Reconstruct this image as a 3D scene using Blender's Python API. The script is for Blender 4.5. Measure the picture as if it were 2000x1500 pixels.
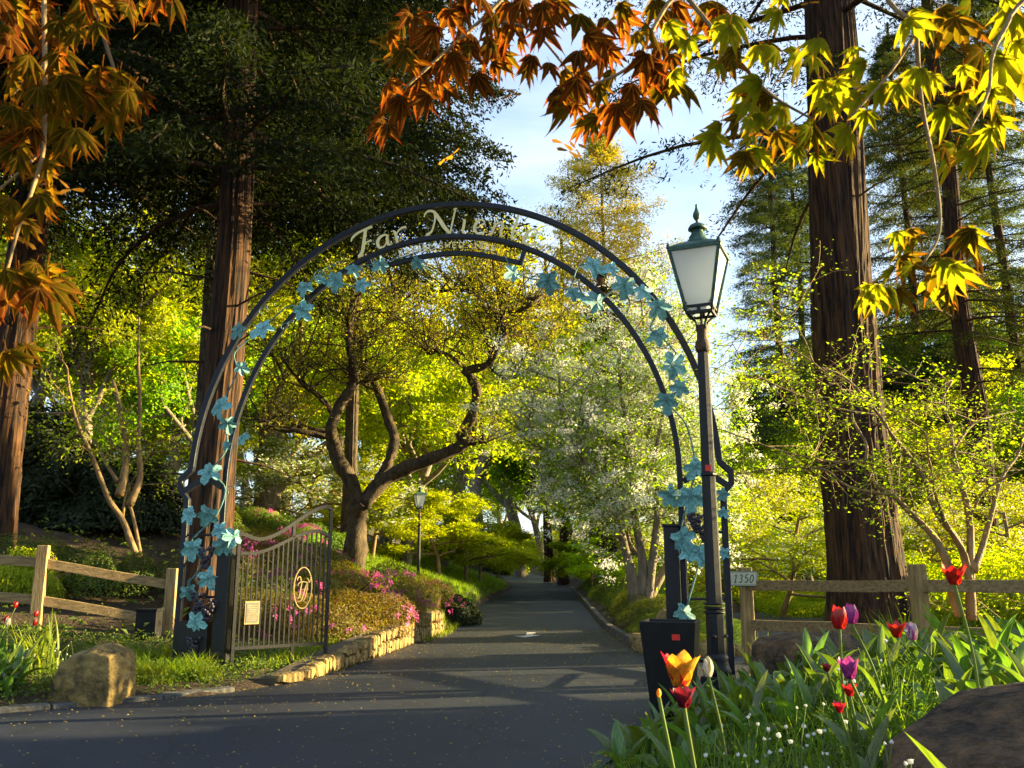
import bpy, math, random
import numpy as np
from mathutils import Vector, Matrix
for o in list(bpy.data.objects): bpy.data.objects.remove(o)
SC = bpy.context.scene
COL = SC.collection
R = math.radians
# ------------------------------------------------------------------ camera
FPX = 1740.0
TH = math.atan(365 / 1740)
CT, ST = math.cos(TH), math.sin(TH)
CAMZ = 1.0
cam_d = bpy.data.cameras.new('camera'); cam = bpy.data.objects.new('camera', cam_d); COL.objects.link(cam)
cam.location = (0, 0, CAMZ); cam.rotation_euler = (R(90) + TH, 0, 0)
cam_d.sensor_width = 36; cam_d.lens = 36 * FPX / 2000
cam_d.clip_start = 0.05; cam_d.clip_end = 3000
cam_d.dof.use_dof = True; cam_d.dof.focus_distance = 8.6; cam_d.dof.aperture_fstop = 15
SC.camera = cam
# ------------------------------------------------------------------ sky and sun
SUN_EL, SUN_AZ = 12.5, 12.0          # degrees; azimuth measured from +X towards +Y
W = bpy.data.worlds.new('World'); SC.world = W; W.use_nodes = True
nt = W.node_tree; nt.nodes.clear()
wo = nt.nodes.new('ShaderNodeOutputWorld'); bg = nt.nodes.new('ShaderNodeBackground')
sky = nt.nodes.new('ShaderNodeTexSky'); sky.sky_type = 'NISHITA'; sky.sun_disc = False
sky.sun_elevation = R(SUN_EL); sky.sun_rotation = R(90 - SUN_AZ)
sky.air_density = 1.0; sky.dust_density = 1.2; sky.ozone_density = 2.5
tc = nt.nodes.new('ShaderNodeTexCoord'); mp = nt.nodes.new('ShaderNodeMapping'); mp.inputs['Scale'].default_value = (1.2, 1.2, 4.5)
no = nt.nodes.new('ShaderNodeTexNoise'); no.inputs['Scale'].default_value = 2.6; no.inputs['Detail'].default_value = 7; no.inputs['Roughness'].default_value = .55
rp = nt.nodes.new('ShaderNodeValToRGB'); rp.color_ramp.elements[0].position = .40; rp.color_ramp.elements[1].position = .72
rp.color_ramp.elements[0].color = (.30, .30, .30, 1); rp.color_ramp.elements[1].color = (.85, .85, .85, 1)
mx = nt.nodes.new('ShaderNodeMixRGB'); mx.inputs[2].default_value = (2.6, 2.95, 3.4, 1)
L = nt.links.new
L(tc.outputs['Generated'], mp.inputs[0]); L(mp.outputs[0], no.inputs['Vector']); L(no.outputs['Fac'], rp.inputs[0])
L(rp.outputs[0], mx.inputs[0]); L(sky.outputs[0], mx.inputs[1]); L(mx.outputs[0], bg.inputs[0]); L(bg.outputs[0], wo.inputs[0])
bg.inputs[1].default_value = 0.078
sd = bpy.data.lights.new('sun', 'SUN'); sd.energy = 5.0; sd.angle = R(0.6); sd.color = (1.0, .77, .36)
so = bpy.data.objects.new('sun', sd); COL.objects.link(so)
SUNV = Vector((math.cos(R(SUN_EL)) * math.cos(R(SUN_AZ)), math.cos(R(SUN_EL)) * math.sin(R(SUN_AZ)), math.sin(R(SUN_EL))))
so.rotation_euler = SUNV.to_track_quat('Z', 'Y').to_euler(); so.location = SUNV * 60
SC.view_settings.view_transform = 'Standard'; SC.view_settings.look = 'None'; SC.view_settings.gamma = 1
SC.view_settings.exposure = 2.55
SC.view_settings.use_curve_mapping = False
SC.render.engine = 'CYCLES'
SC.cycles.use_denoising = True
SC.cycles.max_bounces = 6; SC.cycles.diffuse_bounces = 3; SC.cycles.glossy_bounces = 2; SC.cycles.transmission_bounces = 4; SC.cycles.transparent_max_bounces = 4
SC.cycles.sample_clamp_indirect = 6
SC.cycles.caustics_reflective = False; SC.cycles.caustics_refractive = False

def P(px, py, Y):
    """world point seen at photo pixel (px,py) standing at distance Y in front of the camera"""
    b = (750 - py) / FPX; a = (px - 1000) / FPX; t = Y / (CT - ST * b)
    return np.array((a * t, Y, CAMZ + (ST + CT * b) * t))

# ------------------------------------------------------------------ object helpers
def tag(o, label=None, cat=None, group=None, kind=None):
    if label: o['label'] = label
    if cat: o['category'] = cat
    if group: o['group'] = group
    if kind: o['kind'] = kind
    return o
def thing(name, loc, label, cat, group=None, rotz=0):
    o = bpy.data.objects.new(name, None); COL.objects.link(o); o.empty_display_size = .1
    o.location = loc; o.rotation_euler = (0, 0, rotz)
    return tag(o, label, cat, group)
def np_mesh(name, V, F, smooth=False):
    """V (n,3); F (m,k) all faces with k corners"""
    me = bpy.data.meshes.new(name)
    V = np.asarray(V, np.float32); F = np.asarray(F, np.int32); m, k = F.shape
    me.vertices.add(len(V)); me.vertices.foreach_set('co', V.ravel())
    me.loops.add(m * k); me.loops.foreach_set('vertex_index', F.ravel())
    me.polygons.add(m); me.polygons.foreach_set('loop_start', np.arange(0, m * k, k, dtype=np.int32))
    try: me.polygons.foreach_set('loop_total', np.full(m, k, np.int32))
    except Exception: pass
    me.polygons.foreach_set('use_smooth', np.full(m, smooth))
    me.update(calc_edges=True)
    return me
def link(name, me, mat, parent=None):
    o = bpy.data.objects.new(name, me); COL.objects.link(o)
    if mat is not None and len(me.materials) == 0: me.materials.append(mat)
    if parent: o.parent = parent
    return o
class G:
    """collects geometry in world (or local) coordinates"""
    def __init__(s): s.v = []; s.f = []
    def add(s, V, F):
        n = len(s.v); s.v.extend([tuple(map(float, p)) for p in V]); s.f.extend([tuple(i + n for i in f) for f in F]); return s
    def box(s, c, d, rz=0, taper=1.0, M=None):
        x, y, z = d[0] / 2, d[1] / 2, d[2] / 2; V = []
        for sz in (-1, 1):
            k = taper if sz > 0 else 1
            for sx, sy in ((-1, -1), (1, -1), (1, 1), (-1, 1)): V.append((sx * x * k, sy * y * k, sz * z))
        ca, sa = math.cos(rz), math.sin(rz)
        if M is None: V = [(c[0] + p[0] * ca - p[1] * sa, c[1] + p[0] * sa + p[1] * ca, c[2] + p[2]) for p in V]
        else: V = [tuple(M @ Vector(p) + Vector(c)) for p in V]
        return s.add(V, [(3, 2, 1, 0), (4, 5, 6, 7), (0, 1, 5, 4), (1, 2, 6, 5), (2, 3, 7, 6), (3, 0, 4, 7)])
    def tube(s, path, rad, n=8, square=False, cap=True, up=None):
        V, F = tube(path, rad, n, cap, square, up); return s.add(V, F)
    def lathe(s, prof, n=16, c=(0, 0, 0), rot=0):
        V = []; F = []
        for (r, z) in prof:
            for k in range(n):
                a = 2 * math.pi * k / n + rot; V.append((c[0] + r * math.cos(a), c[1] + r * math.sin(a), c[2] + z))
        for i in range(len(prof) - 1):
            for k in range(n):
                a = i * n + k; b = i * n + (k + 1) % n; F.append((a, b, b + n, a + n))
        F.append(tuple(range(n))[::-1]); F.append(tuple(range((len(prof) - 1) * n, len(prof) * n)))
        return s.add(V, F)
    def mesh(s, name, smooth=False, off=(0, 0, 0)):
        me = bpy.data.meshes.new(name)
        me.from_pydata([(p[0] - off[0], p[1] - off[1], p[2] - off[2]) for p in s.v], [], s.f)
        if smooth: me.polygons.foreach_set('use_smooth', [True] * len(me.polygons))
        me.update(); return me
    def build(s, name, mat, parent=None, smooth=False, bevel=0):
        off = parent_loc(parent)
        o = link(name, s.mesh(name, smooth, off), mat, parent)
        if parent is not None and parent.rotation_euler.z: raise Exception('rot')
        if bevel:
            b = o.modifiers.new('b', 'BEVEL'); b.width = bevel; b.segments = 2; b.limit_method = 'ANGLE'
        return o
def parent_loc(p):
    v = Vector((0, 0, 0))
    while p is not None: v += p.location; p = p.parent
    return v
def tube(path, rad, n=8, cap=True, square=False, up=None):
    path = [np.array(p, float) for p in path]; m = len(path)
    if not hasattr(rad, '__len__'): rad = [rad] * m
    T = [path[min(i + 1, m - 1)] - path[max(i - 1, 0)] for i in range(m)]
    T = [t / (np.linalg.norm(t) + 1e-9) for t in T]
    u = np.array(up, float) if up is not None else (np.array((0, 0, 1.)) if abs(T[0][2]) < .9 else np.array((1., 0, 0)))
    V = []; F = []
    if square: n = 4
    for i in range(m):
        t = T[i]
        if up is not None: u = np.array(up, float)
        u = u - t * np.dot(u, t); u /= np.linalg.norm(u) + 1e-9; w = np.cross(t, u)
        for k in range(n):
            a = 2 * math.pi * (k + (.5 if square else 0)) / n; q = math.sqrt(2) if square else 1
            V.append(path[i] + rad[i] * q * (math.cos(a) * u + math.sin(a) * w))
    for i in range(m - 1):
        for k in range(n):
            a = i * n + k; b = i * n + (k + 1) % n; F.append((a, b, b + n, a + n))
    if cap: F.append(tuple(range(n))[::-1]); F.append(tuple(range((m - 1) * n, m * n)))
    return V, F
def smooth_path(pts, k=4):
    """Catmull-Rom through points of any dimension"""
    p = [np.array(q, float) for q in pts]; p = [2 * p[0] - p[1]] + p + [2 * p[-1] - p[-2]]; out = []
    for i in range(1, len(p) - 2):
        for j in range(k):
            t = j / k
            out.append(.5 * ((2 * p[i]) + (-p[i - 1] + p[i + 1]) * t + (2 * p[i - 1] - 5 * p[i] + 4 * p[i + 1] - p[i + 2]) * t * t + (-p[i - 1] + 3 * p[i] - 3 * p[i + 1] + p[i + 2]) * t ** 3))
    out.append(p[-2]); return out
def copy_tree(o, parent=None):
    c = o.copy(); COL.objects.link(c); c.parent = parent
    for ch in o.children: copy_tree(ch, c)
    return c
def sstep(a, b, x):
    t = np.clip((x - a) / (b - a), 0, 1); return t * t * (3 - 2 * t)

# ------------------------------------------------------------------ materials
def new_mat(name):
    m = bpy.data.materials.new(name); m.use_nodes = True; nt = m.node_tree
    return m, nt, nt.nodes['Principled BSDF'], nt.nodes['Material Output']
def solid(name, c1, c2=None, rough=.6, scale=8, bump=0, bscale=40, metal=0, stretch=(1, 1, 1), detail=6, lo=.35, hi=.65, coords='Object', spec=.4):
    m, nt, b, out = new_mat(name); Lk = nt.links.new
    b.inputs['Roughness'].default_value = rough; b.inputs['Metallic'].default_value = metal
    b.inputs['Specular IOR Level'].default_value = spec
    tc = nt.nodes.new('ShaderNodeTexCoord'); mp = nt.nodes.new('ShaderNodeMapping'); mp.inputs['Scale'].default_value = stretch
    Lk(tc.outputs[coords], mp.inputs[0])
    if c2 is None: b.inputs['Base Color'].default_value = (*c1, 1)
    else:
        n = nt.nodes.new('ShaderNodeTexNoise'); n.inputs['Scale'].default_value = scale; n.inputs['Detail'].default_value = detail; n.inputs['Roughness'].default_value = .65
        r = nt.nodes.new('ShaderNodeValToRGB'); r.color_ramp.elements[0].position = lo; r.color_ramp.elements[1].position = hi
        r.color_ramp.elements[0].color = (*c1, 1); r.color_ramp.elements[1].color = (*c2, 1)
        Lk(mp.outputs[0], n.inputs['Vector']); Lk(n.outputs['Fac'], r.inputs[0]); Lk(r.outputs[0], b.inputs['Base Color'])
    if bump:
        n2 = nt.nodes.new('ShaderNodeTexNoise'); n2.inputs['Scale'].default_value = bscale; n2.inputs['Detail'].default_value = 6
        bp = nt.nodes.new('ShaderNodeBump'); bp.inputs['Strength'].default_value = bump; bp.inputs['Distance'].default_value = .02
        Lk(mp.outputs[0], n2.inputs['Vector']); Lk(n2.outputs['Fac'], bp.inputs['Height']); Lk(bp.outputs[0], b.inputs['Normal'])
    return m
def leafmat(name, c1, c2, trans=.45, tcol=None, gloss=.025, objvar=.25, rough=.6, streak=None):
    """two-sided leaf: diffuse + translucent + a little gloss; colour varies leaf by leaf and plant by plant"""
    m, nt, b, out = new_mat(name); nt.nodes.remove(b); Lk = nt.links.new
    g = nt.nodes.new('ShaderNodeNewGeometry'); r = nt.nodes.new('ShaderNodeValToRGB')
    r.color_ramp.elements[0].color = (*c1, 1); r.color_ramp.elements[1].color = (*c2, 1)
    Lk(g.outputs['Random Per Island'], r.inputs[0])
    oi = nt.nodes.new('ShaderNodeObjectInfo'); hs = nt.nodes.new('ShaderNodeHueSaturation')
    mr = nt.nodes.new('ShaderNodeMapRange'); mr.inputs[3].default_value = 1 - objvar; mr.inputs[4].default_value = 1 + objvar
    mh = nt.nodes.new('ShaderNodeMapRange'); mh.inputs[3].default_value = .5 - .03 * objvar / .25; mh.inputs[4].default_value = .5 + .02 * objvar / .25
    Lk(oi.outputs['Random'], mr.inputs[0]); Lk(mr.outputs[0], hs.inputs['Value']); Lk(oi.outputs['Random'], mh.inputs[0]); Lk(mh.outputs[0], hs.inputs['Hue'])
    src = r.outputs[0]
    if streak:   # fine parallel veins along the blade or petal
        tcn = nt.nodes.new('ShaderNodeTexCoord'); mpn = nt.nodes.new('ShaderNodeMapping'); mpn.inputs['Scale'].default_value = streak; Lk(tcn.outputs['Object'], mpn.inputs[0])
        nzn = nt.nodes.new('ShaderNodeTexNoise'); nzn.inputs['Scale'].default_value = 1; nzn.inputs['Detail'].default_value = 4; Lk(mpn.outputs[0], nzn.inputs['Vector'])
        rr_ = nt.nodes.new('ShaderNodeValToRGB'); rr_.color_ramp.elements[0].position = .35; rr_.color_ramp.elements[1].position = .68; rr_.color_ramp.elements[0].color = (.55, .55, .55, 1); rr_.color_ramp.elements[1].color = (1.25, 1.25, 1.2, 1); Lk(nzn.outputs['Fac'], rr_.inputs[0])
        mm_ = nt.nodes.new('ShaderNodeMixRGB'); mm_.blend_type = 'MULTIPLY'; mm_.inputs[0].default_value = .9; Lk(src, mm_.inputs[1]); Lk(rr_.outputs[0], mm_.inputs[2]); src = mm_.outputs[0]
    Lk(src, hs.inputs['Color'])
    d = nt.nodes.new('ShaderNodeBsdfDiffuse'); t = nt.nodes.new('ShaderNodeBsdfTranslucent'); gl = nt.nodes.new('ShaderNodeBsdfGlossy'); gl.inputs['Roughness'].default_value = rough
    Lk(hs.outputs[0], d.inputs[0])
    tm = nt.nodes.new('ShaderNodeMixRGB'); tm.blend_type = 'MULTIPLY'; tm.inputs[0].default_value = 1; tm.inputs[2].default_value = (*(tcol or (1.9, 1.75, .22)), 1)
    Lk(hs.outputs[0], tm.inputs[1]); Lk(tm.outputs[0], t.inputs[0])
    m1 = nt.nodes.new('ShaderNodeMixShader'); m1.inputs[0].default_value = trans; Lk(d.outputs[0], m1.inputs[1]); Lk(t.outputs[0], m1.inputs[2])
    m2 = nt.nodes.new('ShaderNodeMixShader'); m2.inputs[0].default_value = gloss; Lk(m1.outputs[0], m2.inputs[1]); Lk(gl.outputs[0], m2.inputs[2])
    Lk(m2.outputs[0], out.inputs[0]); return m
M = {}
M['iron'] = solid('black_iron', (.006, .0065, .008), (.014, .015, .018), .42, 30, .15, 120, spec=.3)
M['arch'] = solid('arch_paint', (.006, .0075, .013), (.014, .016, .026), .40, 20, .1, 90, spec=.3)
M['planter'] = solid('planter_paint', (.006, .006, .007), (.011, .0105, .010), .5, 14, .12, 60, spec=.25)
M['gold'] = solid('gold_letters', (.93, .74, .30), (.97, .84, .44), .55, 30)
def patina():
    m = solid('verdigris_copper', (.05, .20, .22), (.34, .72, .72), .62, 5, .7, 30, lo=.28, hi=.62, detail=9); nt = m.node_tree; Lk = nt.links.new; b = nt.nodes['Principled BSDF']
    tc = nt.nodes.new('ShaderNodeTexCoord'); sx = nt.nodes.new('ShaderNodeSeparateXYZ'); Lk(tc.outputs['Object'], sx.inputs[0])
    at = nt.nodes.new('ShaderNodeMath'); at.operation = 'ARCTAN2'; Lk(sx.outputs[0], at.inputs[0]); Lk(sx.outputs[1], at.inputs[1])
    nz = nt.nodes.new('ShaderNodeTexNoise'); nz.inputs['Scale'].default_value = 4; Lk(tc.outputs['Object'], nz.inputs['Vector'])
    ad = nt.nodes.new('ShaderNodeMath'); ad.operation = 'MULTIPLY_ADD'; ad.inputs[1].default_value = 1.2; Lk(nz.outputs['Fac'], ad.inputs[0]); Lk(at.outputs[0], ad.inputs[2])
    si = nt.nodes.new('ShaderNodeMath'); si.operation = 'MULTIPLY'; si.inputs[1].default_value = 5.2; Lk(ad.outputs[0], si.inputs[0])
    s2 = nt.nodes.new('ShaderNodeMath'); s2.operation = 'COSINE'; Lk(si.outputs[0], s2.inputs[0])
    r = nt.nodes.new('ShaderNodeValToRGB'); r.color_ramp.elements[0].position = .90; r.color_ramp.elements[1].position = 1.0; r.color_ramp.elements[0].color = (1, 1, 1, 1); r.color_ramp.elements[1].color = (.25, .34, .34, 1); Lk(s2.outputs[0], r.inputs[0])
    ln = nt.nodes.new('ShaderNodeVectorMath'); ln.operation = 'LENGTH'; Lk(tc.outputs['Object'], ln.inputs[0]); r2 = nt.nodes.new('ShaderNodeValToRGB'); r2.color_ramp.elements[0].position = .02; r2.color_ramp.elements[1].position = .34; r2.color_ramp.elements[0].color = (.3, .36, .36, 1); r2.color_ramp.elements[1].color = (1, 1, 1, 1); Lk(ln.outputs['Value'], r2.inputs[0])
    src = b.inputs['Base Color'].links[0].from_socket
    for n in (r, r2):
        x = nt.nodes.new('ShaderNodeMixRGB'); x.blend_type = 'MULTIPLY'; x.inputs[0].default_value = .85; Lk(src, x.inputs[1]); Lk(n.outputs[0], x.inputs[2]); src = x.outputs[0]
    hs = nt.nodes.new('ShaderNodeHueSaturation'); oi = nt.nodes.new('ShaderNodeObjectInfo'); mr = nt.nodes.new('ShaderNodeMapRange'); mr.inputs[3].default_value = .65; mr.inputs[4].default_value = 1.25; Lk(oi.outputs['Random'], mr.inputs[0]); Lk(mr.outputs[0], hs.inputs['Value'])
    mh = nt.nodes.new('ShaderNodeMapRange'); mh.inputs[3].default_value = .47; mh.inputs[4].default_value = .51; Lk(oi.outputs['Random'], mh.inputs[0]); Lk(mh.outputs[0], hs.inputs['Hue']); Lk(src, hs.inputs['Color']); Lk(hs.outputs[0], b.inputs['Base Color']); return m
M['copper'] = patina()
M['vine'] = solid('vine_copper', (.05, .13, .13), (.14, .30, .29), .6, 20)
M['grape'] = solid('grape_metal', (.025, .022, .035), (.06, .05, .075), .4, 30)
M['lampgreen'] = solid('lamp_green', (.012, .05, .038), (.05, .12, .085), .5, 14, .4, 50)
M['rust'] = solid('rusty_iron', (.02, .018, .016), (.11, .055, .02), .7, 22, .4, 60)
M['red'] = solid('red_reflector', (.62, .015, .012), (.75, .03, .02), .35, 60)
M['fence'] = solid('fence_post_wood', (.16, .10, .035), (.46, .32, .14), .8, 6, .7, 20, stretch=(5, 5, .5), lo=.3, hi=.7)
M['rail'] = solid('fence_rail_wood', (.14, .09, .035), (.42, .29, .13), .8, 6, .7, 20, stretch=(.5, 5, 7), lo=.3, hi=.7)
M['signface'] = solid('sign_face', (.50, .52, .40), (.60, .61, .48), .5, 12)
M['signgreen'] = solid('sign_green', (.03, .07, .04), None, .5)
M['stone'] = solid('wall_stone', (.09, .06, .02), (.33, .23, .08), .88, 9, 1.5, 24, detail=9)
M['mortar'] = solid('wall_core', (.06, .045, .03), (.10, .08, .05), .95, 10, .5, 30)
M['boulder'] = solid('boulder_sandstone', (.07, .05, .02), (.34, .235, .075), .9, 7, 1.8, 20, detail=12)
M['darkrock'] = solid('dark_rock', (.014, .008, .004), (.20, .115, .05), .85, 9, 2.5, 30, detail=12, lo=.38, hi=.72)
M['bark_red'] = solid('redwood_bark', (.007, .004, .003), (.15, .066, .022), .95, 9, 1.0, 22, stretch=(2.2, 2.2, .16), lo=.40, hi=.78)
M['bark_oak'] = solid('oak_bark', (.020, .014, .008), (.10, .07, .034), .9, 8, 1.0, 26, stretch=(1.5, 1.5, .7))
M['bark_grey'] = solid('grey_bark', (.10, .08, .06), (.26, .21, .15), .85, 7, .7, 26, stretch=(1.5, 1.5, .5))
M['bark_tan'] = solid('tan_bark', (.13, .085, .035), (.30, .20, .09), .8, 7, .6, 30, stretch=(1.5, 1.5, .5))
M['concrete'] = solid('kerb_concrete', (.05, .05, .048), (.15, .145, .13), .9, 8, .5, 40)
M['paint'] = solid('road_paint', (.42, .42, .40), (.62, .61, .58), .7, 10)
M['box'] = solid('box_plastic', (.006, .006, .007), (.012, .012, .013), .6, 10, spec=.2)
M['plaque'] = solid('plaque_face', (.10, .095, .085), (.16, .15, .13), .5, 20)
M['emblem'] = solid('emblem_gold', (.38, .27, .09), (.52, .38, .15), .5, 20)
M['bronze'] = solid('plaque_bronze', (.33, .22, .09), (.45, .32, .14), .45, 20, metal=.3)
# road: worn asphalt with faint tracks and cracks
def asphalt():
    m, nt, b, out = new_mat('asphalt'); Lk = nt.links.new
    tc = nt.nodes.new('ShaderNodeTexCoord')
    def noise(s, d=6, st=(1, 1, 1)):
        mp = nt.nodes.new('ShaderNodeMapping'); mp.inputs['Scale'].default_value = st; Lk(tc.outputs['Object'], mp.inputs[0])
        n = nt.nodes.new('ShaderNodeTexNoise'); n.inputs['Scale'].default_value = s; n.inputs['Detail'].default_value = d; Lk(mp.outputs[0], n.inputs['Vector']); return n.outputs['Fac']
    def ramp(f, p0, p1, c0, c1):
        r = nt.nodes.new('ShaderNodeValToRGB'); r.color_ramp.elements[0].position = p0; r.color_ramp.elements[1].position = p1
        r.color_ramp.elements[0].color = (*c0, 1); r.color_ramp.elements[1].color = (*c1, 1); Lk(f, r.inputs[0]); return r.outputs[0]
    def mix(f, a, c, mode='MIX', v=None):
        x = nt.nodes.new('ShaderNodeMixRGB'); x.blend_type = mode
        if v is not None: x.inputs[0].default_value = v
        else: Lk(f, x.inputs[0])
        Lk(a, x.inputs[1]); Lk(c, x.inputs[2]); return x.outputs[0]
    big = ramp(noise(.55, 5, (1, .35, 1)), .3, .7, (.007, .012, .026), (.022, .031, .052))  # blue of the sky light is painted into the base colour
    grit = ramp(noise(170, 2), .35, .75, (.55, .55, .56), (1.5, 1.5, 1.48))
    col = mix(None, big, grit, 'MULTIPLY', 1.0)
    patch = ramp(noise(1.7, 4), .60, .66, (1, 1, 1), (.55, .55, .57)); col = mix(None, col, patch, 'MULTIPLY', .8)
    vo = nt.nodes.new('ShaderNodeTexVoronoi'); vo.feature = 'DISTANCE_TO_EDGE'; vo.inputs['Scale'].default_value = .42
    nz = nt.nodes.new('ShaderNodeTexNoise'); nz.inputs['Scale'].default_value = 1.5; nz.inputs['Detail'].default_value = 5
    vm = nt.nodes.new('ShaderNodeMixRGB'); vm.inputs[0].default_value = .22; Lk(tc.outputs['Object'], vm.inputs[1]); Lk(tc.outputs['Object'], nz.inputs['Vector']); Lk(nz.outputs['Color'], vm.inputs[2]); Lk(vm.outputs[0], vo.inputs['Vector'])
    crack = ramp(vo.outputs['Distance'], .0, .006, (.35, .35, .35), (1, 1, 1)); col = mix(None, col, crack, 'MULTIPLY', .8)
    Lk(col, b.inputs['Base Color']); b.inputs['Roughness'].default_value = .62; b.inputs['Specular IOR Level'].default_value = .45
    bp = nt.nodes.new('ShaderNodeBump'); bp.inputs['Strength'].default_value = .45; bp.inputs['Distance'].default_value = .008
    Lk(noise(120, 3), bp.inputs['Height']); Lk(bp.outputs[0], b.inputs['Normal']); return m
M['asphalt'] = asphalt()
def soil():
    m = solid('soil', (.030, .020, .012), (.085, .055, .03), .95, 3, 1.0, 30, detail=10, lo=.3, hi=.7); return m
M['soil'] = soil()
# ------------------------------------------------------------------ terrain
LE = np.array([(-8, -17), (1.6, -10), (4.6, -6.2), (6.6, -3.8), (7.7, -2.45), (8.7, -1.9), (10.5, -1.65), (15.1, -1.15), (20, -1.05), (30, -.9), (50, 0.0), (62, -.6), (80, -3.5), (100, -9)], float)   # (y, x) road's left edge
RE = np.array([(-8, .15), (1.5, .15), (3, .12), (4.5, .30), (6.4, 1.0), (7.2, 1.35), (8.0, 2.0), (9.6, 2.55), (10.95, 1.72), (13, 1.62), (17.4, 1.65), (29, 2.2), (50, 3.2), (62, 3.0), (80, .6), (100, -4.5)], float)
def left_edge(y): return np.interp(y, LE[:, 0], LE[:, 1])
def right_edge(y): return np.interp(y, RE[:, 0], RE[:, 1])
SL = np.array([(9.2, 2.3, 2.5), (10.2, 2.2, 2.95), (11.5, 2.1, 3.8), (13, 2.35, 4.9), (17, 3.3, 6.9), (22, 5.2, 9.5), (30, 10, 15)], float)  # side drive: y, left x, right x
def road_z(y): return .9 * sstep(42, 82, y) + np.maximum(y - 82, 0) * .01
def ground_z(x, y):
    x = np.asarray(x, float); y = np.asarray(y, float)
    z = road_z(y).copy() if hasattr(road_z(y), 'copy') else road_z(y) + 0 * x
    u = left_edge(y) - x
    far = sstep(9.5, 17, y)
    bank = np.where(u > 0, (.28 * sstep(0, .35, u) + .32 * np.minimum(u, 3.2) + .26 * np.clip(u - 3.2, 0, 14) + .05 * np.maximum(u - 17, 0)), 0) * (far * .9 + .1 * sstep(8, 12, y))
    z = z + bank + np.where((u > 0) & (y < 14), .07 * sstep(0, .5, u) + .06 * np.clip(-x - 3.6, 0, 6), 0)
    r = x - right_edge(y)
    mound = .44 * sstep(.05, 1.5, r) * sstep(8.4, 5.0, y) * sstep(-6, -1, y) + .05 * np.clip(x - 1.6, 0, 4) * sstep(9, 5, y)
    z = z + np.where(r > 0, mound, 0)
    sl = np.interp(y, SL[:, 0], SL[:, 1]); sr = np.interp(y, SL[:, 0], SL[:, 2])
    isl = np.where((y > 10.95) & (r > 0), .10 * sstep(0, .3, r) * np.where(x < sl, 1, 0) + .16 * sstep(0, 1.2, r) * np.where(x < sl - .3, 1, 0), 0)
    z = z + isl + np.where((y > 34) & (r > 0), .06 * np.clip(r, 0, 30) * sstep(34, 60, y), 0)
    z = z + .035 * np.maximum(np.hypot(x, y) - 75, 0)
    inroad = (u < .0) & (r < 0)
    inside = (y > 9.2) & (x > sl) & (x < sr) & (y < 30)
    return np.where(inroad | inside, road_z(y) - .05, z)
def gz(x, y): return float(ground_z(np.array([x]), np.array([y]))[0])
def axis(pts):
    out = []
    for (a, b, s) in pts: out += list(np.arange(a, b, s))
    return np.array(out)
gx = axis([(-400, -60, 40), (-60, -20, 4), (-20, -8, .8), (-8, 8, .16), (8, 20, .8), (20, 60, 4), (60, 401, 40)])
gy = axis([(-60, -8, 8), (-8, 0, .8), (0, 22, .16), (22, 60, .8), (60, 100, 3), (100, 600, 40)])
XX, YY = np.meshgrid(gx, gy); ZZ = ground_z(XX, YY)
rng = np.random.default_rng(3)
near = (np.abs(XX) < 20) & (YY > -8) & (YY < 60)
ZZ = ZZ + np.where(near, rng.normal(0, .010, XX.shape), 0)
nx, ny = len(gx), len(gy); idx = np.arange(nx * ny).reshape(ny, nx)
Fg = np.stack([idx[:-1, :-1], idx[:-1, 1:], idx[1:, 1:], idx[1:, :-1]], -1).reshape(-1, 4)
ground = link('ground', np_mesh('ground', np.stack([XX, YY, ZZ], -1).reshape(-1, 3), Fg, True), M['soil'])
tag(ground, 'dark brown mulch and soil ground of the garden', 'ground', kind='structure')
def strip(name, ys, lf, rf, n, dz, mat):
    V = []; F = []
    for i, y in enumerate(ys):
        a, b = lf(y), rf(y)
        for k in range(n + 1):
            x = a + (b - a) * k / n
            V.append((x, y, float(road_z(y)) + dz))
    for i in range(len(ys) - 1):
        for k in range(n):
            a = i * (n + 1) + k; F.append((a, a + 1, a + n + 2, a + n + 1))
    return link(name, np_mesh(name, V, F, True), mat)
ys = axis([(-8, 4, .5), (4, 14, .2), (14, 40, 1), (40, 100, 1.5)])
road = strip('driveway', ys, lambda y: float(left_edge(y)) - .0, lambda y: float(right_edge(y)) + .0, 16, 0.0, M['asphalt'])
tag(road, 'dark asphalt driveway running through the gate and uphill', 'driveway', kind='structure')
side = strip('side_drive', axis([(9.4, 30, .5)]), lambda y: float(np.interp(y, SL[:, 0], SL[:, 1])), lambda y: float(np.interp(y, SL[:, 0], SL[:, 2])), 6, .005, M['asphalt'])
tag(side, 'asphalt side drive branching right behind the wooden fence', 'driveway', kind='structure')
# painted arrow on the road (points back towards the gate, blunt hooked tail)
def flat_poly(name, pts, z, mat, parent):
    g = G(); n = len(pts); g.add([(x, y, z) for x, y in pts], [tuple(range(n))]); return g.build(name, mat, parent)
apx = [(1005, 1240), (1030, 1238), (1040, 1236), (1028, 1240), (1058, 1240), (1032, 1246)]
def onroad(px, py): # ray to z=0
    b = (750 - py) / FPX; t = -CAMZ / (ST + CT * b); return ((px - 1000) / FPX * t, (CT - ST * b) * t)
apts = [onroad(*q) for q in [(1004, 1243), (1026, 1242), (1029, 1236), (1047, 1235.5), (1040, 1241), (1058, 1241), (1026, 1246)]]
ar = flat_poly('painted_arrow', apts, .006, M['paint'], road); ar['label'] = 'worn white arrow painted on the asphalt'
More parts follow.
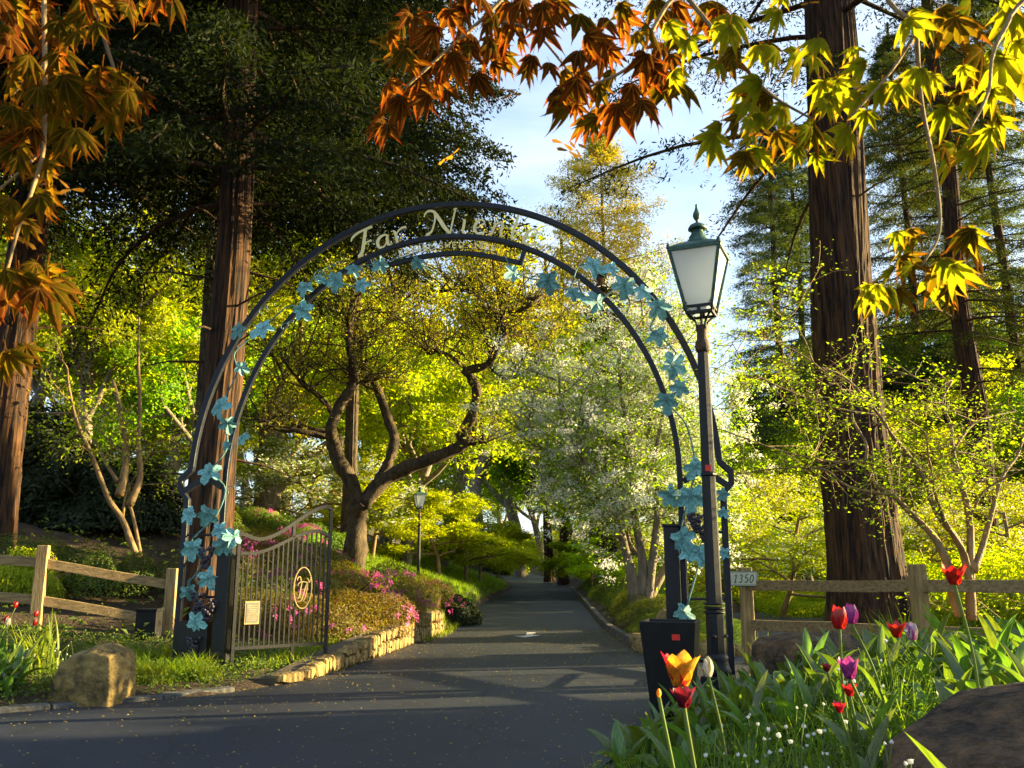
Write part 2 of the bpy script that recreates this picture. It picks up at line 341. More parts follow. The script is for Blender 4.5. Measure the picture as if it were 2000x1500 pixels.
# fallen leaves and petals on the asphalt
rng = np.random.default_rng(11)
def leaf_quads(C, size, aspect, rng, up=0.0, fold=.18, along=None, nrm=None):
    """one folded diamond leaf per centre: C (n,3), size scalar/array, aspect = width/length"""
    n = len(C); size = np.broadcast_to(np.asarray(size, float), (n,))[:, None]
    N = rng.normal(size=(n, 3)); N /= np.linalg.norm(N, axis=1)[:, None] + 1e-9
    if nrm is not None: N = nrm + N * .5
    N[:, 2] = np.where(up > 0, np.abs(N[:, 2]) + up, N[:, 2]) if up > 0 else N[:, 2]
    N /= np.linalg.norm(N, axis=1)[:, None] + 1e-9
    D = rng.normal(size=(n, 3)) if along is None else along + rng.normal(size=(n, 3)) * .35
    D -= N * np.sum(D * N, 1)[:, None]; D /= np.linalg.norm(D, axis=1)[:, None] + 1e-9
    S = np.cross(N, D); h = size * .5; w = size * aspect * .5
    a = C - D * h; c = C + D * h - N * size * fold * .6; b = C + S * w + N * size * fold * .5; d = C - S * w + N * size * fold * .5
    V = np.stack([a, b, c, d], 1).reshape(-1, 3); F = np.arange(n * 4).reshape(n, 4); return V, F
ly = rng.uniform(3.5, 16, 4200); lf_ = left_edge(ly); rf_ = right_edge(ly)
e = rng.random(4200); uu = np.where(rng.random(4200) < .65, np.where(rng.random(4200) < .5, e ** 4, 1 - e ** 4), e)
lx = lf_ + .03 + (rf_ - lf_ - .06) * uu
keep = (np.abs(lx) < .62 * ly)
V, F = leaf_quads(np.stack([lx, ly, np.full(4200, .012)], 1)[keep], rng.uniform(.008, .026, 4200)[keep], .6, rng, up=3)
M['litter'] = leafmat('leaf_litter', (.32, .20, .03), (.50, .40, .07), .2, objvar=0)
tag(link('fallen_leaves', np_mesh('fallen_leaves', V, F), M['litter']), 'small yellow fallen leaves scattered over the dark asphalt', 'leaves', kind='stuff')

# ------------------------------------------------------------------ kerbs
rng = np.random.default_rng(5)
def kerb(name, pts, w, h, seg, label, mat, up0=0.0):
    pts = smooth_path([np.array(p, float) for p in pts], 12); d = np.cumsum([0] + [np.linalg.norm(pts[i + 1] - pts[i]) for i in range(len(pts) - 1)])
    t = thing(name, (pts[0][0], pts[0][1], 0), label, 'kerb'); s = 0
    while s < d[-1] - seg * .5:
        ln = seg * rng.uniform(.85, 1.1); q = np.array([[np.interp(k, d, [p[j] for p in pts]) for j in range(2)] for k in (s + .008, s + ln * .5, s + ln - .008)])
        V = []
        for i in range(3):
            dv = q[2] - q[0]; nn = np.array((-dv[1], dv[0])) / np.linalg.norm(dv); z = float(road_z(q[i][1]))
            for o_, zz in ((0, -.1), (w, -.1), (w, h + up0), (0.012, h)): V.append((*(q[i] + nn * o_), z + zz + (rng.normal(0, .004) if zz > 0 else 0)))
        F = [(3, 2, 1, 0), (8, 9, 10, 11)]
        for i in range(2):
            for k in range(4): a = i * 4 + k; b = i * 4 + (k + 1) % 4; F.append((a, b, b + 4, a + 4))
        g = G(); g.add(V, F); g.build('kerb_stone', mat, t, bevel=.008); s += ln
    return t
kerb('kerb', [(-7.5, 3.55), (-6.2, 4.6), (-3.8, 6.6), (-2.75, 7.45), (-2.35, 7.95)], .13, .035, .9, 'low grey concrete kerb in front of the left flower bed', M['concrete'])
# low stone edging round the tip of the right island bed and concrete kerb along it
kerb('kerb', [(1.63, 12.6), (1.60, 15), (1.66, 17.4), (2.0, 24), (2.25, 29), (2.7, 38), (3.2, 50)][::-1], .12, .10, 1.6, 'concrete kerb along the right edge of the receding driveway', M['concrete'])
def rock_mesh(rng, rx, ry, rz, n=18, rough=.18, pw=.62):
    """lumpy faceted stone"""
    V = []; F = []; m = n // 2
    ph = rng.uniform(0, 6.28, (9, 3)); fr = rng.uniform(.8, 3.2, (9, 3)); am = rng.uniform(.3, 1, 9)
    for i in range(m + 1):
        a = math.pi * i / m
        for k in range(n):
            b = 2 * math.pi * k / n; p = np.array((math.sin(a) * math.cos(b), math.sin(a) * math.sin(b), math.cos(a)))
            q = np.sign(p) * np.abs(p) ** pw; q = q / max(np.linalg.norm(q), .9) * 1.0
            s = 1 + rough * sum(am[j] * math.sin(fr[j] @ p + ph[j, 0]) for j in range(9)) / 3
            V.append(q * s * np.array((rx, ry, rz)))
    for i in range(m):
        for k in range(n): c = i * n + k; d_ = i * n + (k + 1) % n; F.append((c, c + n, d_ + n, d_))
    return V, F
# island edging stones
t = thing('stone_edging', (1.9, 10.9, 0), 'low edging of yellow fieldstones round the corner of the right island bed', 'stone edging')
for i, (x, y) in enumerate([(1.66, 12.45), (1.63, 12.1), (1.62, 11.75), (1.65, 11.4), (1.70, 11.06), (1.95, 10.98), (2.25, 11.02), (2.55, 11.1)]):
    V, F = rock_mesh(rng, rng.uniform(.15, .19), .13, rng.uniform(.11, .15), 10, .12); g = G(); g.add([(p[0] + x + .08, p[1] + y + .05, p[2] + .05) for p in V], F); g.build('stone', M['stone'], t)
# ------------------------------------------------------------------ stone retaining wall on the left
wall = thing('stone_wall', (-1.9, 9.0, 0), 'low retaining wall of yellow irregular stones left of the driveway', 'wall')
wy = np.arange(8.35, 15.3, .05); core = G(); V = []; F = []
def wtop(y): return .08 + .17 * float(sstep(8.2, 10.5, y)) + .13 * float(sstep(10, 15, y)) + .015 * math.sin(y * 2.3)
for y in wy:
    x = float(left_edge(y)); z = wtop(y)
    V += [(x - .02, y, -.1), (x - .035, y, z - .03), (x - .30, y, z - .03), (x - .30, y, -.1)]
for i in range(len(wy) - 1):
    for k in range(4): a = i * 4 + k; b = i * 4 + (k + 1) % 4; F.append((a, b, b + 4, a + 4))
F += [(0, 1, 2, 3)]; n_ = (len(wy) - 1) * 4; F += [(n_ + 3, n_ + 2, n_ + 1, n_)]
core.add(V, F).build('wall_core', M['mortar'], wall)
rng = np.random.default_rng(21); y = 8.35
def pillow(c, dx, h, nrm, rng):
    """irregular flat-faced stone: polygon outline extruded along nrm"""
    k = int(rng.integers(5, 8)); a0 = rng.uniform(0, 6.28)
    tdir = np.array((-nrm[1], nrm[0], 0)); pts = []
    for i in range(k):
        a = a0 + 2 * math.pi * (i + rng.uniform(-.25, .25)) / k
        u = max(-1, min(1, 1.25 * math.cos(a))) * dx * .5; v = max(-1, min(1, 1.25 * math.sin(a))) * h * .5; pts.append((u, v))
    V = []
    for s, dpt in ((1.0, -.08), (1.0, .012), (.82, .032 + rng.uniform(0, .015))):
        for (u, v) in pts: V.append(c + tdir * u * s + np.array((0, 0, v * s)) + np.array(nrm) * dpt)
    F = [tuple(range(2 * k, 3 * k))]
    for r_ in range(2):
        for i in range(k): a = r_ * k + i; b = r_ * k + (i + 1) % k; F.append((a, b, b + k, a + k))
    return V, F
def stones(s0, s1, f0, f1):
    """irregular guillotine split of the wall face: s along the wall, f fraction of its height"""
    h = wtop((s0 + s1) / 2); w = s1 - s0; hh = (f1 - f0) * h
    if (w * hh < .012 + rng.random() * .045 and w < .34 and hh < .27) or (w < .13 and hh < .13):
        m = (s0 + s1) / 2; x0, x1 = float(left_edge(s0)), float(left_edge(s1)); dv = np.array((x1 - x0, w)); ln = np.linalg.norm(dv); nr = np.array((dv[1], -dv[0], 0)) / ln
        V, F = pillow(np.array(((x0 + x1) / 2 - .012, m, (f0 + f1) / 2 * h)), ln * .985, hh * .985, nr, rng); G().add(V, F).build('stone', M['stone'], wall); return
    k = rng.uniform(.35, .65)
    if w > hh * rng.uniform(.8, 1.3): stones(s0, s0 + w * k, f0, f1); stones(s0 + w * k, s1, f0, f1)
    else: stones(s0, s1, f0, f0 + (f1 - f0) * k); stones(s0, s1, f0 + (f1 - f0) * k, f1)
stones(8.35, 15.2, 0, 1)
# ------------------------------------------------------------------ arch over the drive
AL, ARt = np.array((-3.28, 9.0)), np.array((1.98, 8.3)); AC = (AL + ARt) / 2; AU = (ARt - AL) / np.linalg.norm(ARt - AL); AN = np.array((AU[1], -AU[0]))  # AN points to the camera
HW = np.linalg.norm(ARt - AL) / 2
def A(u, z, n=0.0): # arch-plane coordinates
    q = AC + AU * u + AN * n; return np.array((q[0], q[1], z))
def on_arch(px, py, n=0.0):
    """where the arch plane (moved n towards the viewer) is seen at pixel"""
    b = (750 - py) / FPX; a = (px - 1000) / FPX; d = np.array((a, CT - ST * b, ST + CT * b)); c0 = AC + AN * n
    t = np.dot(c0, AN) / (d[0] * AN[0] + d[1] * AN[1]); return np.array((0, 0, CAMZ)) + d * t
AN3 = (AN[0], AN[1], 0)
ZS = 1.86
arch = thing('garden_arch', (AC[0], AC[1], 0), 'black iron arch with gold lettering and turquoise copper vine leaves over the driveway', 'arch')
def ell(a, b, t0, t1, n, z0=ZS, n_=0): return [A(a * math.cos(t), z0 + b * math.sin(t), n_) for t in np.linspace(t0, t1, n)]
HWo, HWi = HW - .04, HW - .41
outer = [A(HWo + .02, 0), A(HWo + .02, 1.70), A(HWo + .10, 1.80), A(HWo + .10, 1.90), A(HWo, 2.0)] + ell(HWo, 2.85, .06, math.pi - .06, 61) + [A(-HWo, 2.0), A(-HWo - .10, 1.90), A(-HWo - .10, 1.80), A(-HWo - .02, 1.70), A(-HWo - .02, 0)]
G().tube(outer, .029, square=True, up=AN3).build('outer_rail', M['arch'], arch, bevel=.006)
inner = [A(HWi, 0)] + ell(HWi, 2.5, 0, math.pi, 61) + [A(-HWi, 0)]
G().tube(inner, .026, square=True, up=AN3).build('inner_rail', M['arch'], arch, bevel=.006)
sr_px = [(727, 526), (750, 520), (778, 513), (824, 502), (870, 496), (905, 495), (939, 498), (985, 507), (1017, 514)]
G().tube(smooth_path([on_arch(*q) for q in sr_px], 4), .022, square=True, up=AN3).build('sign_rail', M['arch'], arch)
G().tube([on_arch(717, 500), on_arch(728, 528)], .022, square=True, up=AN3).build('bracket', M['arch'], arch)
G().tube([on_arch(1025, 488), on_arch(1016, 517)], .022, square=True, up=AN3).build('bracket', M['arch'], arch)
for s in (-1, 1):
    G().tube(smooth_path([A(s * (HWo + .06), 1.78), A(s * (HWo - .08), 1.87), A(s * (HWo - .2), 1.90), A(s * (HWi + .03), 1.82)], 4), .028, square=True, up=AN3).build('brace', M['arch'], arch)
    G().tube([A(s * HWo, 1.35), A(s * HWi, 1.35)], .012, n=6).build('brace', M['arch'], arch)
    G().tube([A(s * HWo, .75), A(s * HWi, .75)], .012, n=6).build('brace', M['arch'], arch)
# calligraphic strokes: list of (x, y, width) in the picture's plane
def ribbon(pts, thick, n_off, place, k=5, wscale=1.0):
    """pts (x,y,w) in 2D -> solid ribbon; place(x,y,n) -> world"""
    q = smooth_path(pts, k) if len(pts) > 2 else [np.array(p, float) for p in pts]
    V = []; F = []; m = len(q)
    for i in range(m):
        t = q[min(i + 1, m - 1)][:2] - q[max(i - 1, 0)][:2]; t = t / (np.linalg.norm(t) + 1e-9); nrm = np.array((-t[1], t[0])) * q[i][2] * .5 * wscale
        for sgn, dn in ((1, n_off), (-1, n_off), (-1, n_off - thick), (1, n_off - thick)): V.append(place(*(q[i][:2] + nrm * sgn), dn))
    for i in range(m - 1):
        for j in range(4): a = i * 4 + j; b = i * 4 + (j + 1) % 4; F.append((a, b, b + 4, a + 4))
    F.append((3, 2, 1, 0)); F.append(((m - 1) * 4, (m - 1) * 4 + 1, (m - 1) * 4 + 2, (m - 1) * 4 + 3)); return V, F
def zpl(ox, oy, sc): return lambda x, y, n: on_arch(ox + x / sc, oy + y / sc, n)
Z1 = zpl(640, 380, 4.348)
BIG = {
 'F': [[(198, 400, 8), (210, 368, 16), (250, 330, 18), (310, 300, 18), (378, 270, 24)], [(322, 296, 24), (312, 370, 26), (303, 440, 27), (292, 490, 27), (262, 527, 20)], [(256, 534, 8), (280, 524, 12), (304, 512, 8)], [(308, 412, 10), (340, 400, 13), (372, 388, 18)]],
 'a': [[(512, 348, 10), (480, 342, 16), (440, 368, 22), (424, 410, 26), (438, 448, 20), (470, 446, 14), (505, 405, 10)], [(508, 338, 14), (505, 385, 22), (515, 420, 22), (545, 428, 10)]],
 'r': [[(552, 306, 10), (570, 320, 20), (584, 365, 22), (592, 412, 20)], [(578, 345, 9), (600, 308, 12), (632, 282, 16), (668, 276, 20)]],
 'N': [[(818, 192, 8), (832, 158, 14), (866, 138, 18), (905, 150, 24), (945, 205, 30), (990, 275, 30), (1040, 332, 22)], [(905, 150, 12), (912, 200, 14), (900, 265, 14), (878, 318, 16), (838, 344, 24)], [(1086, 118, 12), (1072, 180, 14), (1055, 255, 14), (1040, 332, 14)], [(1066, 128, 6), (1086, 118, 12), (1100, 122, 6)]],
 'i': [[(1148, 214, 8), (1162, 220, 20), (1154, 275, 22), (1150, 318, 20), (1168, 326, 8)], [(1172, 168, 20), (1176, 180, 20)]],
 'e': [[(1250, 286, 10), (1295, 272, 10), (1330, 245, 12), (1325, 222, 14), (1296, 214, 16), (1258, 248, 24), (1246, 292, 24), (1268, 326, 18), (1305, 330, 12), (1332, 304, 7)]],
 'n': [[(1412, 238, 10), (1424, 250, 20), (1404, 300, 20), (1390, 338, 18)], [(1404, 292, 8), (1440, 246, 13), (1474, 234, 18), (1486, 262, 22), (1470, 318, 22), (1476, 348, 16), (1500, 352, 7)]],
 't': [[(1620, 170, 16), (1598, 250, 20), (1575, 320, 22), (1562, 366, 20), (1590, 378, 9)], [(1566, 262, 10), (1600, 254, 12), (1640, 252, 9)]],
 'E': [[(1676, 366, 10), (1726, 358, 10), (1774, 330, 12), (1776, 304, 14), (1746, 294, 16), (1696, 326, 24), (1664, 380, 24), (1682, 416, 18), (1740, 432, 12), (1808, 412, 7)]],
}
for ch, strokes in BIG.items():
    g = G()
    for j, s in enumerate(strokes): g.add(*ribbon(s, .012, .012 + .0015 * j, Z1, 5, 1.08))
    g.build('letter', M['gold'], arch)
GL = { # simple stroke capitals in a unit box (x right, y up)
 'E': [[(.1, 0), (.1, 1)], [(.1, 0), (.75, 0)], [(.1, .52), (.65, .52)], [(.1, 1), (.75, 1)]],
 'S': [[(.72, .86), (.45, 1), (.14, .84), (.25, .58), (.62, .42), (.74, .17), (.42, 0), (.08, .14)]],
 'T': [[(.4, 0), (.4, 1)], [(.0, 1), (.8, 1)]],
 'A': [[(.0, 0), (.42, 1)], [(.42, 1), (.84, 0)], [(.16, .36), (.68, .36)]],
 'B': [[(.1, 0), (.1, 1)], [(.1, 1), (.5, .98), (.6, .78), (.45, .56), (.1, .53)], [(.1, .53), (.55, .5), (.7, .26), (.5, .02), (.1, 0)]],
 'L': [[(.1, 1), (.1, 0)], [(.1, 0), (.65, 0)]], 'I': [[(.3, 0), (.3, 1)]],
 'H': [[(.08, 0), (.08, 1)], [(.78, 0), (.78, 1)], [(.08, .52), (.78, .52)]],
 'D': [[(.1, 0), (.1, 1)], [(.1, 1), (.55, .95), (.82, .5), (.55, .05), (.1, 0)]],
 '1': [[(.15, .8), (.4, 1)], [(.4, 1), (.4, 0)], [(.15, 0), (.65, 0)]],
 '8': [[(.4, .53), (.12, .75), (.4, 1), (.68, .75), (.4, .53), (.08, .26), (.4, 0), (.74, .26), (.4, .53)]],
 '5': [[(.68, 1), (.2, 1)], [(.2, 1), (.16, .56)], [(.16, .56), (.5, .62), (.72, .32), (.48, .02), (.1, .1)]],
 '3': [[(.12, .86), (.4, 1), (.66, .78), (.36, .54)], [(.36, .54), (.72, .3), (.42, 0), (.08, .12)]],
 '0': [[(.42, 1), (.12, .78), (.08, .3), (.34, 0), (.66, .22), (.7, .72), (.42, 1)]],
}
def glyph(ch, w, off, th, place, lw, slant=0.0):
    g = G()
    for j, s in enumerate(GL[ch]): g.add(*ribbon([(x * w[0] + slant * y, y * w[1], lw) for x, y in s], th, off + .0012 * j, place, 4))
    return g
arcc = [(624, 502), (676, 488), (722, 478), (774, 464), (828, 452), (878, 444), (916, 438), (960, 434), (1016, 428), (1076, 428), (1132, 428), (1256, 430), (1304, 434), (1354, 442), (1404, 454)]
for ch, (cx, cy) in zip('ESTABLISHED1885', arcc):
    tl = math.atan2(-(cx - 1030), 1900) # tilt along the arc
    def pl(x, y, n, cx=cx, cy=cy, tl=tl):
        c, s = math.cos(tl), math.sin(tl); xx = x - 18; yy = y - 24; return Z1(cx + xx * c - yy * s, cy - (xx * s + yy * c) * 1.0, n)
    glyph(ch, (46, 48), .032, .012, pl, 9).build('letter', M['gold'], arch)
dots = G()
for cx, cy in ((1205, 428),): dots.box(Z1(cx, cy, .03), (.012, .012, .012))
dots.build('letter', M['gold'], arch)
G().tube(smooth_path([Z1(*q, .004) for q in [(600, 540), (760, 492), (920, 462), (1040, 456), (1180, 458), (1300, 466), (1440, 488)]], 4), .005, n=6).build('sign_wire', M['iron'], arch)
# copper leaves
def grape_leaf(seed):
    rg = np.random.default_rng(seed); n = 60; V = [(0, -.12, 0)]; F = []
    lobes = [(-2.3, .74), (-1.15, .92), (0, 1.0), (1.15, .92), (2.3, .74)]; lobes = [(a + rg.normal(0, .08), r * rg.uniform(.9, 1.1)) for a, r in lobes]
    rings = (.35, .7, 1.0)
    for rr in rings:
        for k in range(n):
            a = -math.pi + 2 * math.pi * k / n
            r = .46
            for (la, lr) in lobes: r = max(r, lr * max(0, 1 - (abs(a - la) / .74) ** 2.2))
            r = max(r, .52 * (1 if abs(a) < 2.6 else .5)); 
            if rr == 1.0: r *= 1 + .05 * math.cos(k * 2 * math.pi / 3)
            r *= rr; x, y = r * math.sin(a), r * math.cos(a)
            dv = min(abs(a - la) for la, _ in lobes)
            z = .16 * r * r * math.cos(a * 1.3 + seed) - .22 * r * (1 - min(dv / .4, 1)) + .1 * r * math.sin(3 * a + seed)
            V.append((x, y, z))
    for k in range(n): F.append((0, 1 + k, 1 + (k + 1) % n))
    for i in range(2):
        for k in range(n): a = 1 + i * n + k; b = 1 + i * n + (k + 1) % n; F.append((a, a + n, b + n, b))
    g = G(); g.add(V, F); me = g.mesh('grape_leaf', True); me.materials.append(M['copper']); return me
GLV = [grape_leaf(i) for i in range(6)]
LEAVES = [(465, 643, 34), (515, 640, 46), (590, 605, 42), (596, 560, 34), (625, 545, 22), (657, 548, 42), (690, 525, 32), (705, 555, 30), (745, 517, 32), (815, 512, 28), (470, 718, 28), (428, 793, 44), (445, 827, 32), (473, 855, 28), (443, 868, 20), (410, 920, 44), (370, 1003, 36), (406, 1005, 42), (427, 1035, 32), (375, 1070, 42), (438, 1065, 42), (457, 1048, 34), (408, 1130, 42), (368, 1155, 32), (380, 1215, 38),
 (1003, 533, 32), (1070, 548, 46), (1118, 572, 32), (1158, 518, 46), (1196, 524, 30), (1165, 590, 42), (1220, 556, 46), (1258, 568, 32), (1285, 598, 44), (1287, 655, 42), (1313, 712, 48), (1330, 757, 34), (1302, 782, 42), (1358, 912, 42), (1308, 967, 40), (1350, 970, 52), (1333, 1050, 44), (1342, 1078, 36), (1365, 1082, 40), (1335, 1195, 38), (1413, 965, 24), (1412, 1000, 20), (1415, 1080, 22)]
rg = random.Random(4); aloc = parent_loc(arch)
for (px, py, s) in LEAVES:
    p = on_arch(px, py, .07 + rg.uniform(0, .05)); sc = s / 200 * .68
    o = link('grape_leaf', rg.choice(GLV), None, arch); o.location = Vector(p) - aloc; o.scale = (sc,) * 3
    o.rotation_euler = (R(90) + rg.uniform(-.5, .35), rg.uniform(-.4, .4) , rg.uniform(-.5, .5)); 
    o.rotation_euler = (Matrix.Rotation(rg.uniform(-.5, .5), 3, 'Z') @ Matrix.Rotation(R(90) + rg.uniform(-.45, .3), 3, 'X') @ Matrix.Rotation(rg.uniform(1.6, 4.7), 3, 'Z')).to_euler()
def vine(pts, r=.008): G().tube(smooth_path([on_arch(x, y, .05) for x, y in pts], 5), r, n=6).build('vine_stem', M['vine'], arch, smooth=True)
vine([(380, 1250), (400, 1190), (365, 1150), (395, 1100), (372, 1060), (420, 1010), (440, 955), (415, 920), (445, 870), (432, 800), (462, 730), (458, 690), (490, 660), (515, 640), (560, 600), (590, 600)])
vine([(590, 600), (600, 560), (625, 535), (660, 550), (700, 560), (690, 525), (740, 515), (800, 500), (815, 512), (850, 535)], .007)
vine([(985, 500), (1005, 530), (1040, 545), (1070, 548), (1110, 565), (1130, 520), (1160, 520), (1196, 530), (1215, 560), (1230, 590), (1225, 610)], .007)
vine([(1130, 545), (1135, 570), (1165, 590), (1215, 555), (1258, 568), (1285, 600), (1270, 640), (1287, 655), (1320, 690), (1313, 712), (1330, 757), (1302, 782), (1340, 830), (1358, 912), (1345, 970), (1330, 1050), (1365, 1085), (1340, 1190)])
def curl(px, py, r): # springy tendril
    pts = []
    for k in range(26): a = k * .62; rr = r * (1 - k / 40); pts.append((px + k * r * .22 + rr * math.cos(a), py - k * r * .12 + rr * math.sin(a)))
    G().tube([on_arch(x, y, .06) for x, y in pts], .0045, n=5).build('tendril', M['vine'], arch, smooth=True)
for q in [(612, 540, 7), (505, 610, 6), (548, 640, 5), (365, 1140, 6), (440, 960, 6), (640, 525, 5)]: curl(*q)
def grapes(px, py, w, h, seed):
    rg = np.random.default_rng(seed); c = on_arch(px, py, .09); g = G()
    for i in range(60):
        z = rg.uniform(0, 1); rr = w * (1 - z ** 1.4) * .5 + .008; a = rg.uniform(0, 6.28); q = c + np.array((rr * math.cos(a), rr * math.sin(a), h * (.5 - z)))
        g.lathe([(.002, -.017), (.013, -.011), (.017, 0), (.013, .011), (.002, .017)], 7, q)
    o = g.build('grape_cluster', M['grape'], arch, smooth=True); o['kind'] = 'stuff'
for i, q in enumerate([(402, 1090, .12, .2), (386, 1178, .12, .24), (406, 1192, .13, .2), (378, 1262, .10, .15), (1358, 1018, .12, .15), (1376, 1042, .09, .16)]): grapes(*q, i)
# ------------------------------------------------------------------ gate pillars, gates
def pil(name, u, label, zt):
    c = A(u, 0); t = thing(name, c, label, 'gate post'); rz = math.atan2(AU[1], AU[0])
    pp_ = G().box((c[0], c[1], zt / 2), (.135, .135, zt), rz).build('post', M['iron'], t, bevel=.006)
    G().box((c[0], c[1], zt + .012), (.16, .16, .024), rz).build('post_cap', M['iron'], pp_, bevel=.004)
    return t
pl_ = pil('gate_post', -HWi + .06, 'tall black square gate post on the left under the vine leaves', 1.24)
c = A(-HWi - .22, 0); G().box((c[0], c[1], .27), (.34, .15, .50), math.atan2(AU[1], AU[0])).build('plinth', M['iron'], pl_, bevel=.006)
pr_ = pil('gate_post', HWi - .10, 'black square gate post on the right behind the planter', 1.40)
def gate(name, hinge, ang, length, label, emblem=True):
    """leaf hinged at hinge, running at angle ang (world) for length"""
    t = thing(name, (hinge[0], hinge[1], 0), label, 'gate'); d = np.array((math.cos(ang), math.sin(ang))); nn = np.array((-d[1], d[0])); nn = nn if nn[1] < 0 else -nn
    def Q(s, z, n=0): q = np.array(hinge) + d * s * length + nn * n; return np.array((q[0], q[1], z))
    zb, zb2 = .09, .27; up = (nn[0], nn[1], 0)
    def top(s): return 1.17 - .06 * math.sin(min(s / .25, 1) * math.pi) * 0 + .24 * float(sstep(.12, .85, s)) - .05 * float(sstep(.85, 1.0, s))
    def top2(s): return 1.36 - .05 * float(sstep(0, .2, s)) + .36 * float(sstep(.2, .98, s))
    G().tube([Q(0, .05), Q(0, 1.40)], .016, square=True, up=up).build('stile', M['iron'], t)
    G().tube([Q(1, .05), Q(1, 1.66)], .0145, square=True, up=up).build('stile', M['iron'], t)
    for z in (zb, zb2): G().tube([Q(.02, z), Q(.985, z)], .015, square=True, up=up).build('bottom_rail', M['iron'], t)
    G().tube([Q(.62, zb), Q(.62, zb2)], .015, square=True, up=up).build('rail_spacer', M['iron'], t)
    G().tube([Q(s, top(s)) for s in np.linspace(.02, .985, 24)], .016, square=True, up=up).build('top_rail', M['iron'], t)
    G().tube([Q(s, top2(s)) for s in np.linspace(0.0, .93, 24)] + [Q(.97, 1.665), Q(1.0, 1.64)], .018, square=True, up=up).build('top_rail', M['iron'], t)
    G().tube([Q(.58, top(.58)), Q(.58, top2(.58))], .016, square=True, up=up).build('rail_spacer', M['iron'], t)
    nb = 19
    for i in range(1, nb):
        s = i / nb
        if emblem and .605 < s < .80:
            k = math.sqrt(max(0, 1 - ((s - .705) / .10) ** 2)) * .20
            for a, b in ((zb2, .83 - k), (.83 + k, top(s))): G().tube([Q(s, a), Q(s, b)], .0075, square=True, up=up).build('bar', M['iron'], t)
        else: G().tube([Q(s, zb2), Q(s, top(s))], .0075, square=True, up=up).build('bar', M['iron'], t)
    if emblem:
        ring = [Q(.705 + .10 * math.cos(a), .83 + .205 * math.sin(a), .012) for a in np.linspace(0, 2 * math.pi, 41)]
        em = G().tube(ring, .007, n=6, cap=False).build('emblem_ring', M['emblem'], t)
        def pe(x, y, n): # emblem drawing in zoom pixels (oval centre 965,785)
            return Q(.705 + (x - 965) / 142 * .195, .83 - (y - 785) / 310 * .41, .012 + n)
        ST_ = [[(926, 868, 5), (940, 850, 10), (948, 800, 13), (955, 756, 12), (958, 738, 10)], [(924, 770, 6), (934, 748, 10), (962, 738, 11), (1000, 742, 10), (1024, 736, 6)],
               [(918, 730, 6), (924, 706, 12), (942, 704, 14), (950, 736, 10)], [(1000, 742, 10), (984, 790, 13), (970, 840, 12), (956, 880, 8), (926, 884, 6)], [(962, 792, 5), (985, 800, 8), (1010, 790, 5)],
               [(992, 708, 5), (1004, 720, 9), (1016, 745, 10), (1024, 712, 7), (1026, 700, 4)], [(1002, 752, 8), (996, 810, 11), (988, 850, 10), (972, 888, 6)]]
        for j, s in enumerate(ST_): G().add(*ribbon(s, .008, .002 + .0012 * j, pe, 4, .62)).build('monogram_stroke', M['emblem'], em)
        # small plaque wired to the bars
        pq = G()
        for (s0, s1, z0, z1, n0, n1, m_) in ((.095, .245, .49, .71, .014, .024, 'bronze'), (.107, .233, .505, .695, .0245, .027, 'plaque')):
            g = G(); V = [Q(s, z, n) for n in (n0, n1) for s, z in ((s0, z0), (s1, z0), (s1, z1), (s0, z1))]
            g.add(V, [(3, 2, 1, 0), (4, 5, 6, 7), (0, 1, 5, 4), (1, 2, 6, 5), (2, 3, 7, 6), (3, 0, 4, 7)]); o = g.build('plaque' if m_ == 'bronze' else 'plaque_face', M[m_], t if m_ == 'bronze' else pqo)
            if m_ == 'bronze': pqo = o
        rr = random.Random(2)
        tl = G()
        for i in range(8):
            z = .665 - i * .02; w = rr.uniform(.035, .055); tl.add([Q(.17 + k * w, z + dz, .0285) for k, dz in ((-1, 0), (1, 0), (1, .006), (-1, .006))], [(0, 1, 2, 3)])
        tl.build('plaque_text', M['bronze'], pqo)['kind'] = 'stuff'
    return t
hL = A(-HWi + .19, 0, .02)
gate('iron_gate', (hL[0], hL[1]), R(40), 1.0, 'black iron gate leaf with gold oval monogram standing open on the left')
hR = A(HWi - .0, 0, .06)
gate('iron_gate', (hR[0] - .02, hR[1] + .12), R(76), 1.12, 'black iron gate leaf seen nearly edge on behind the planter', False)
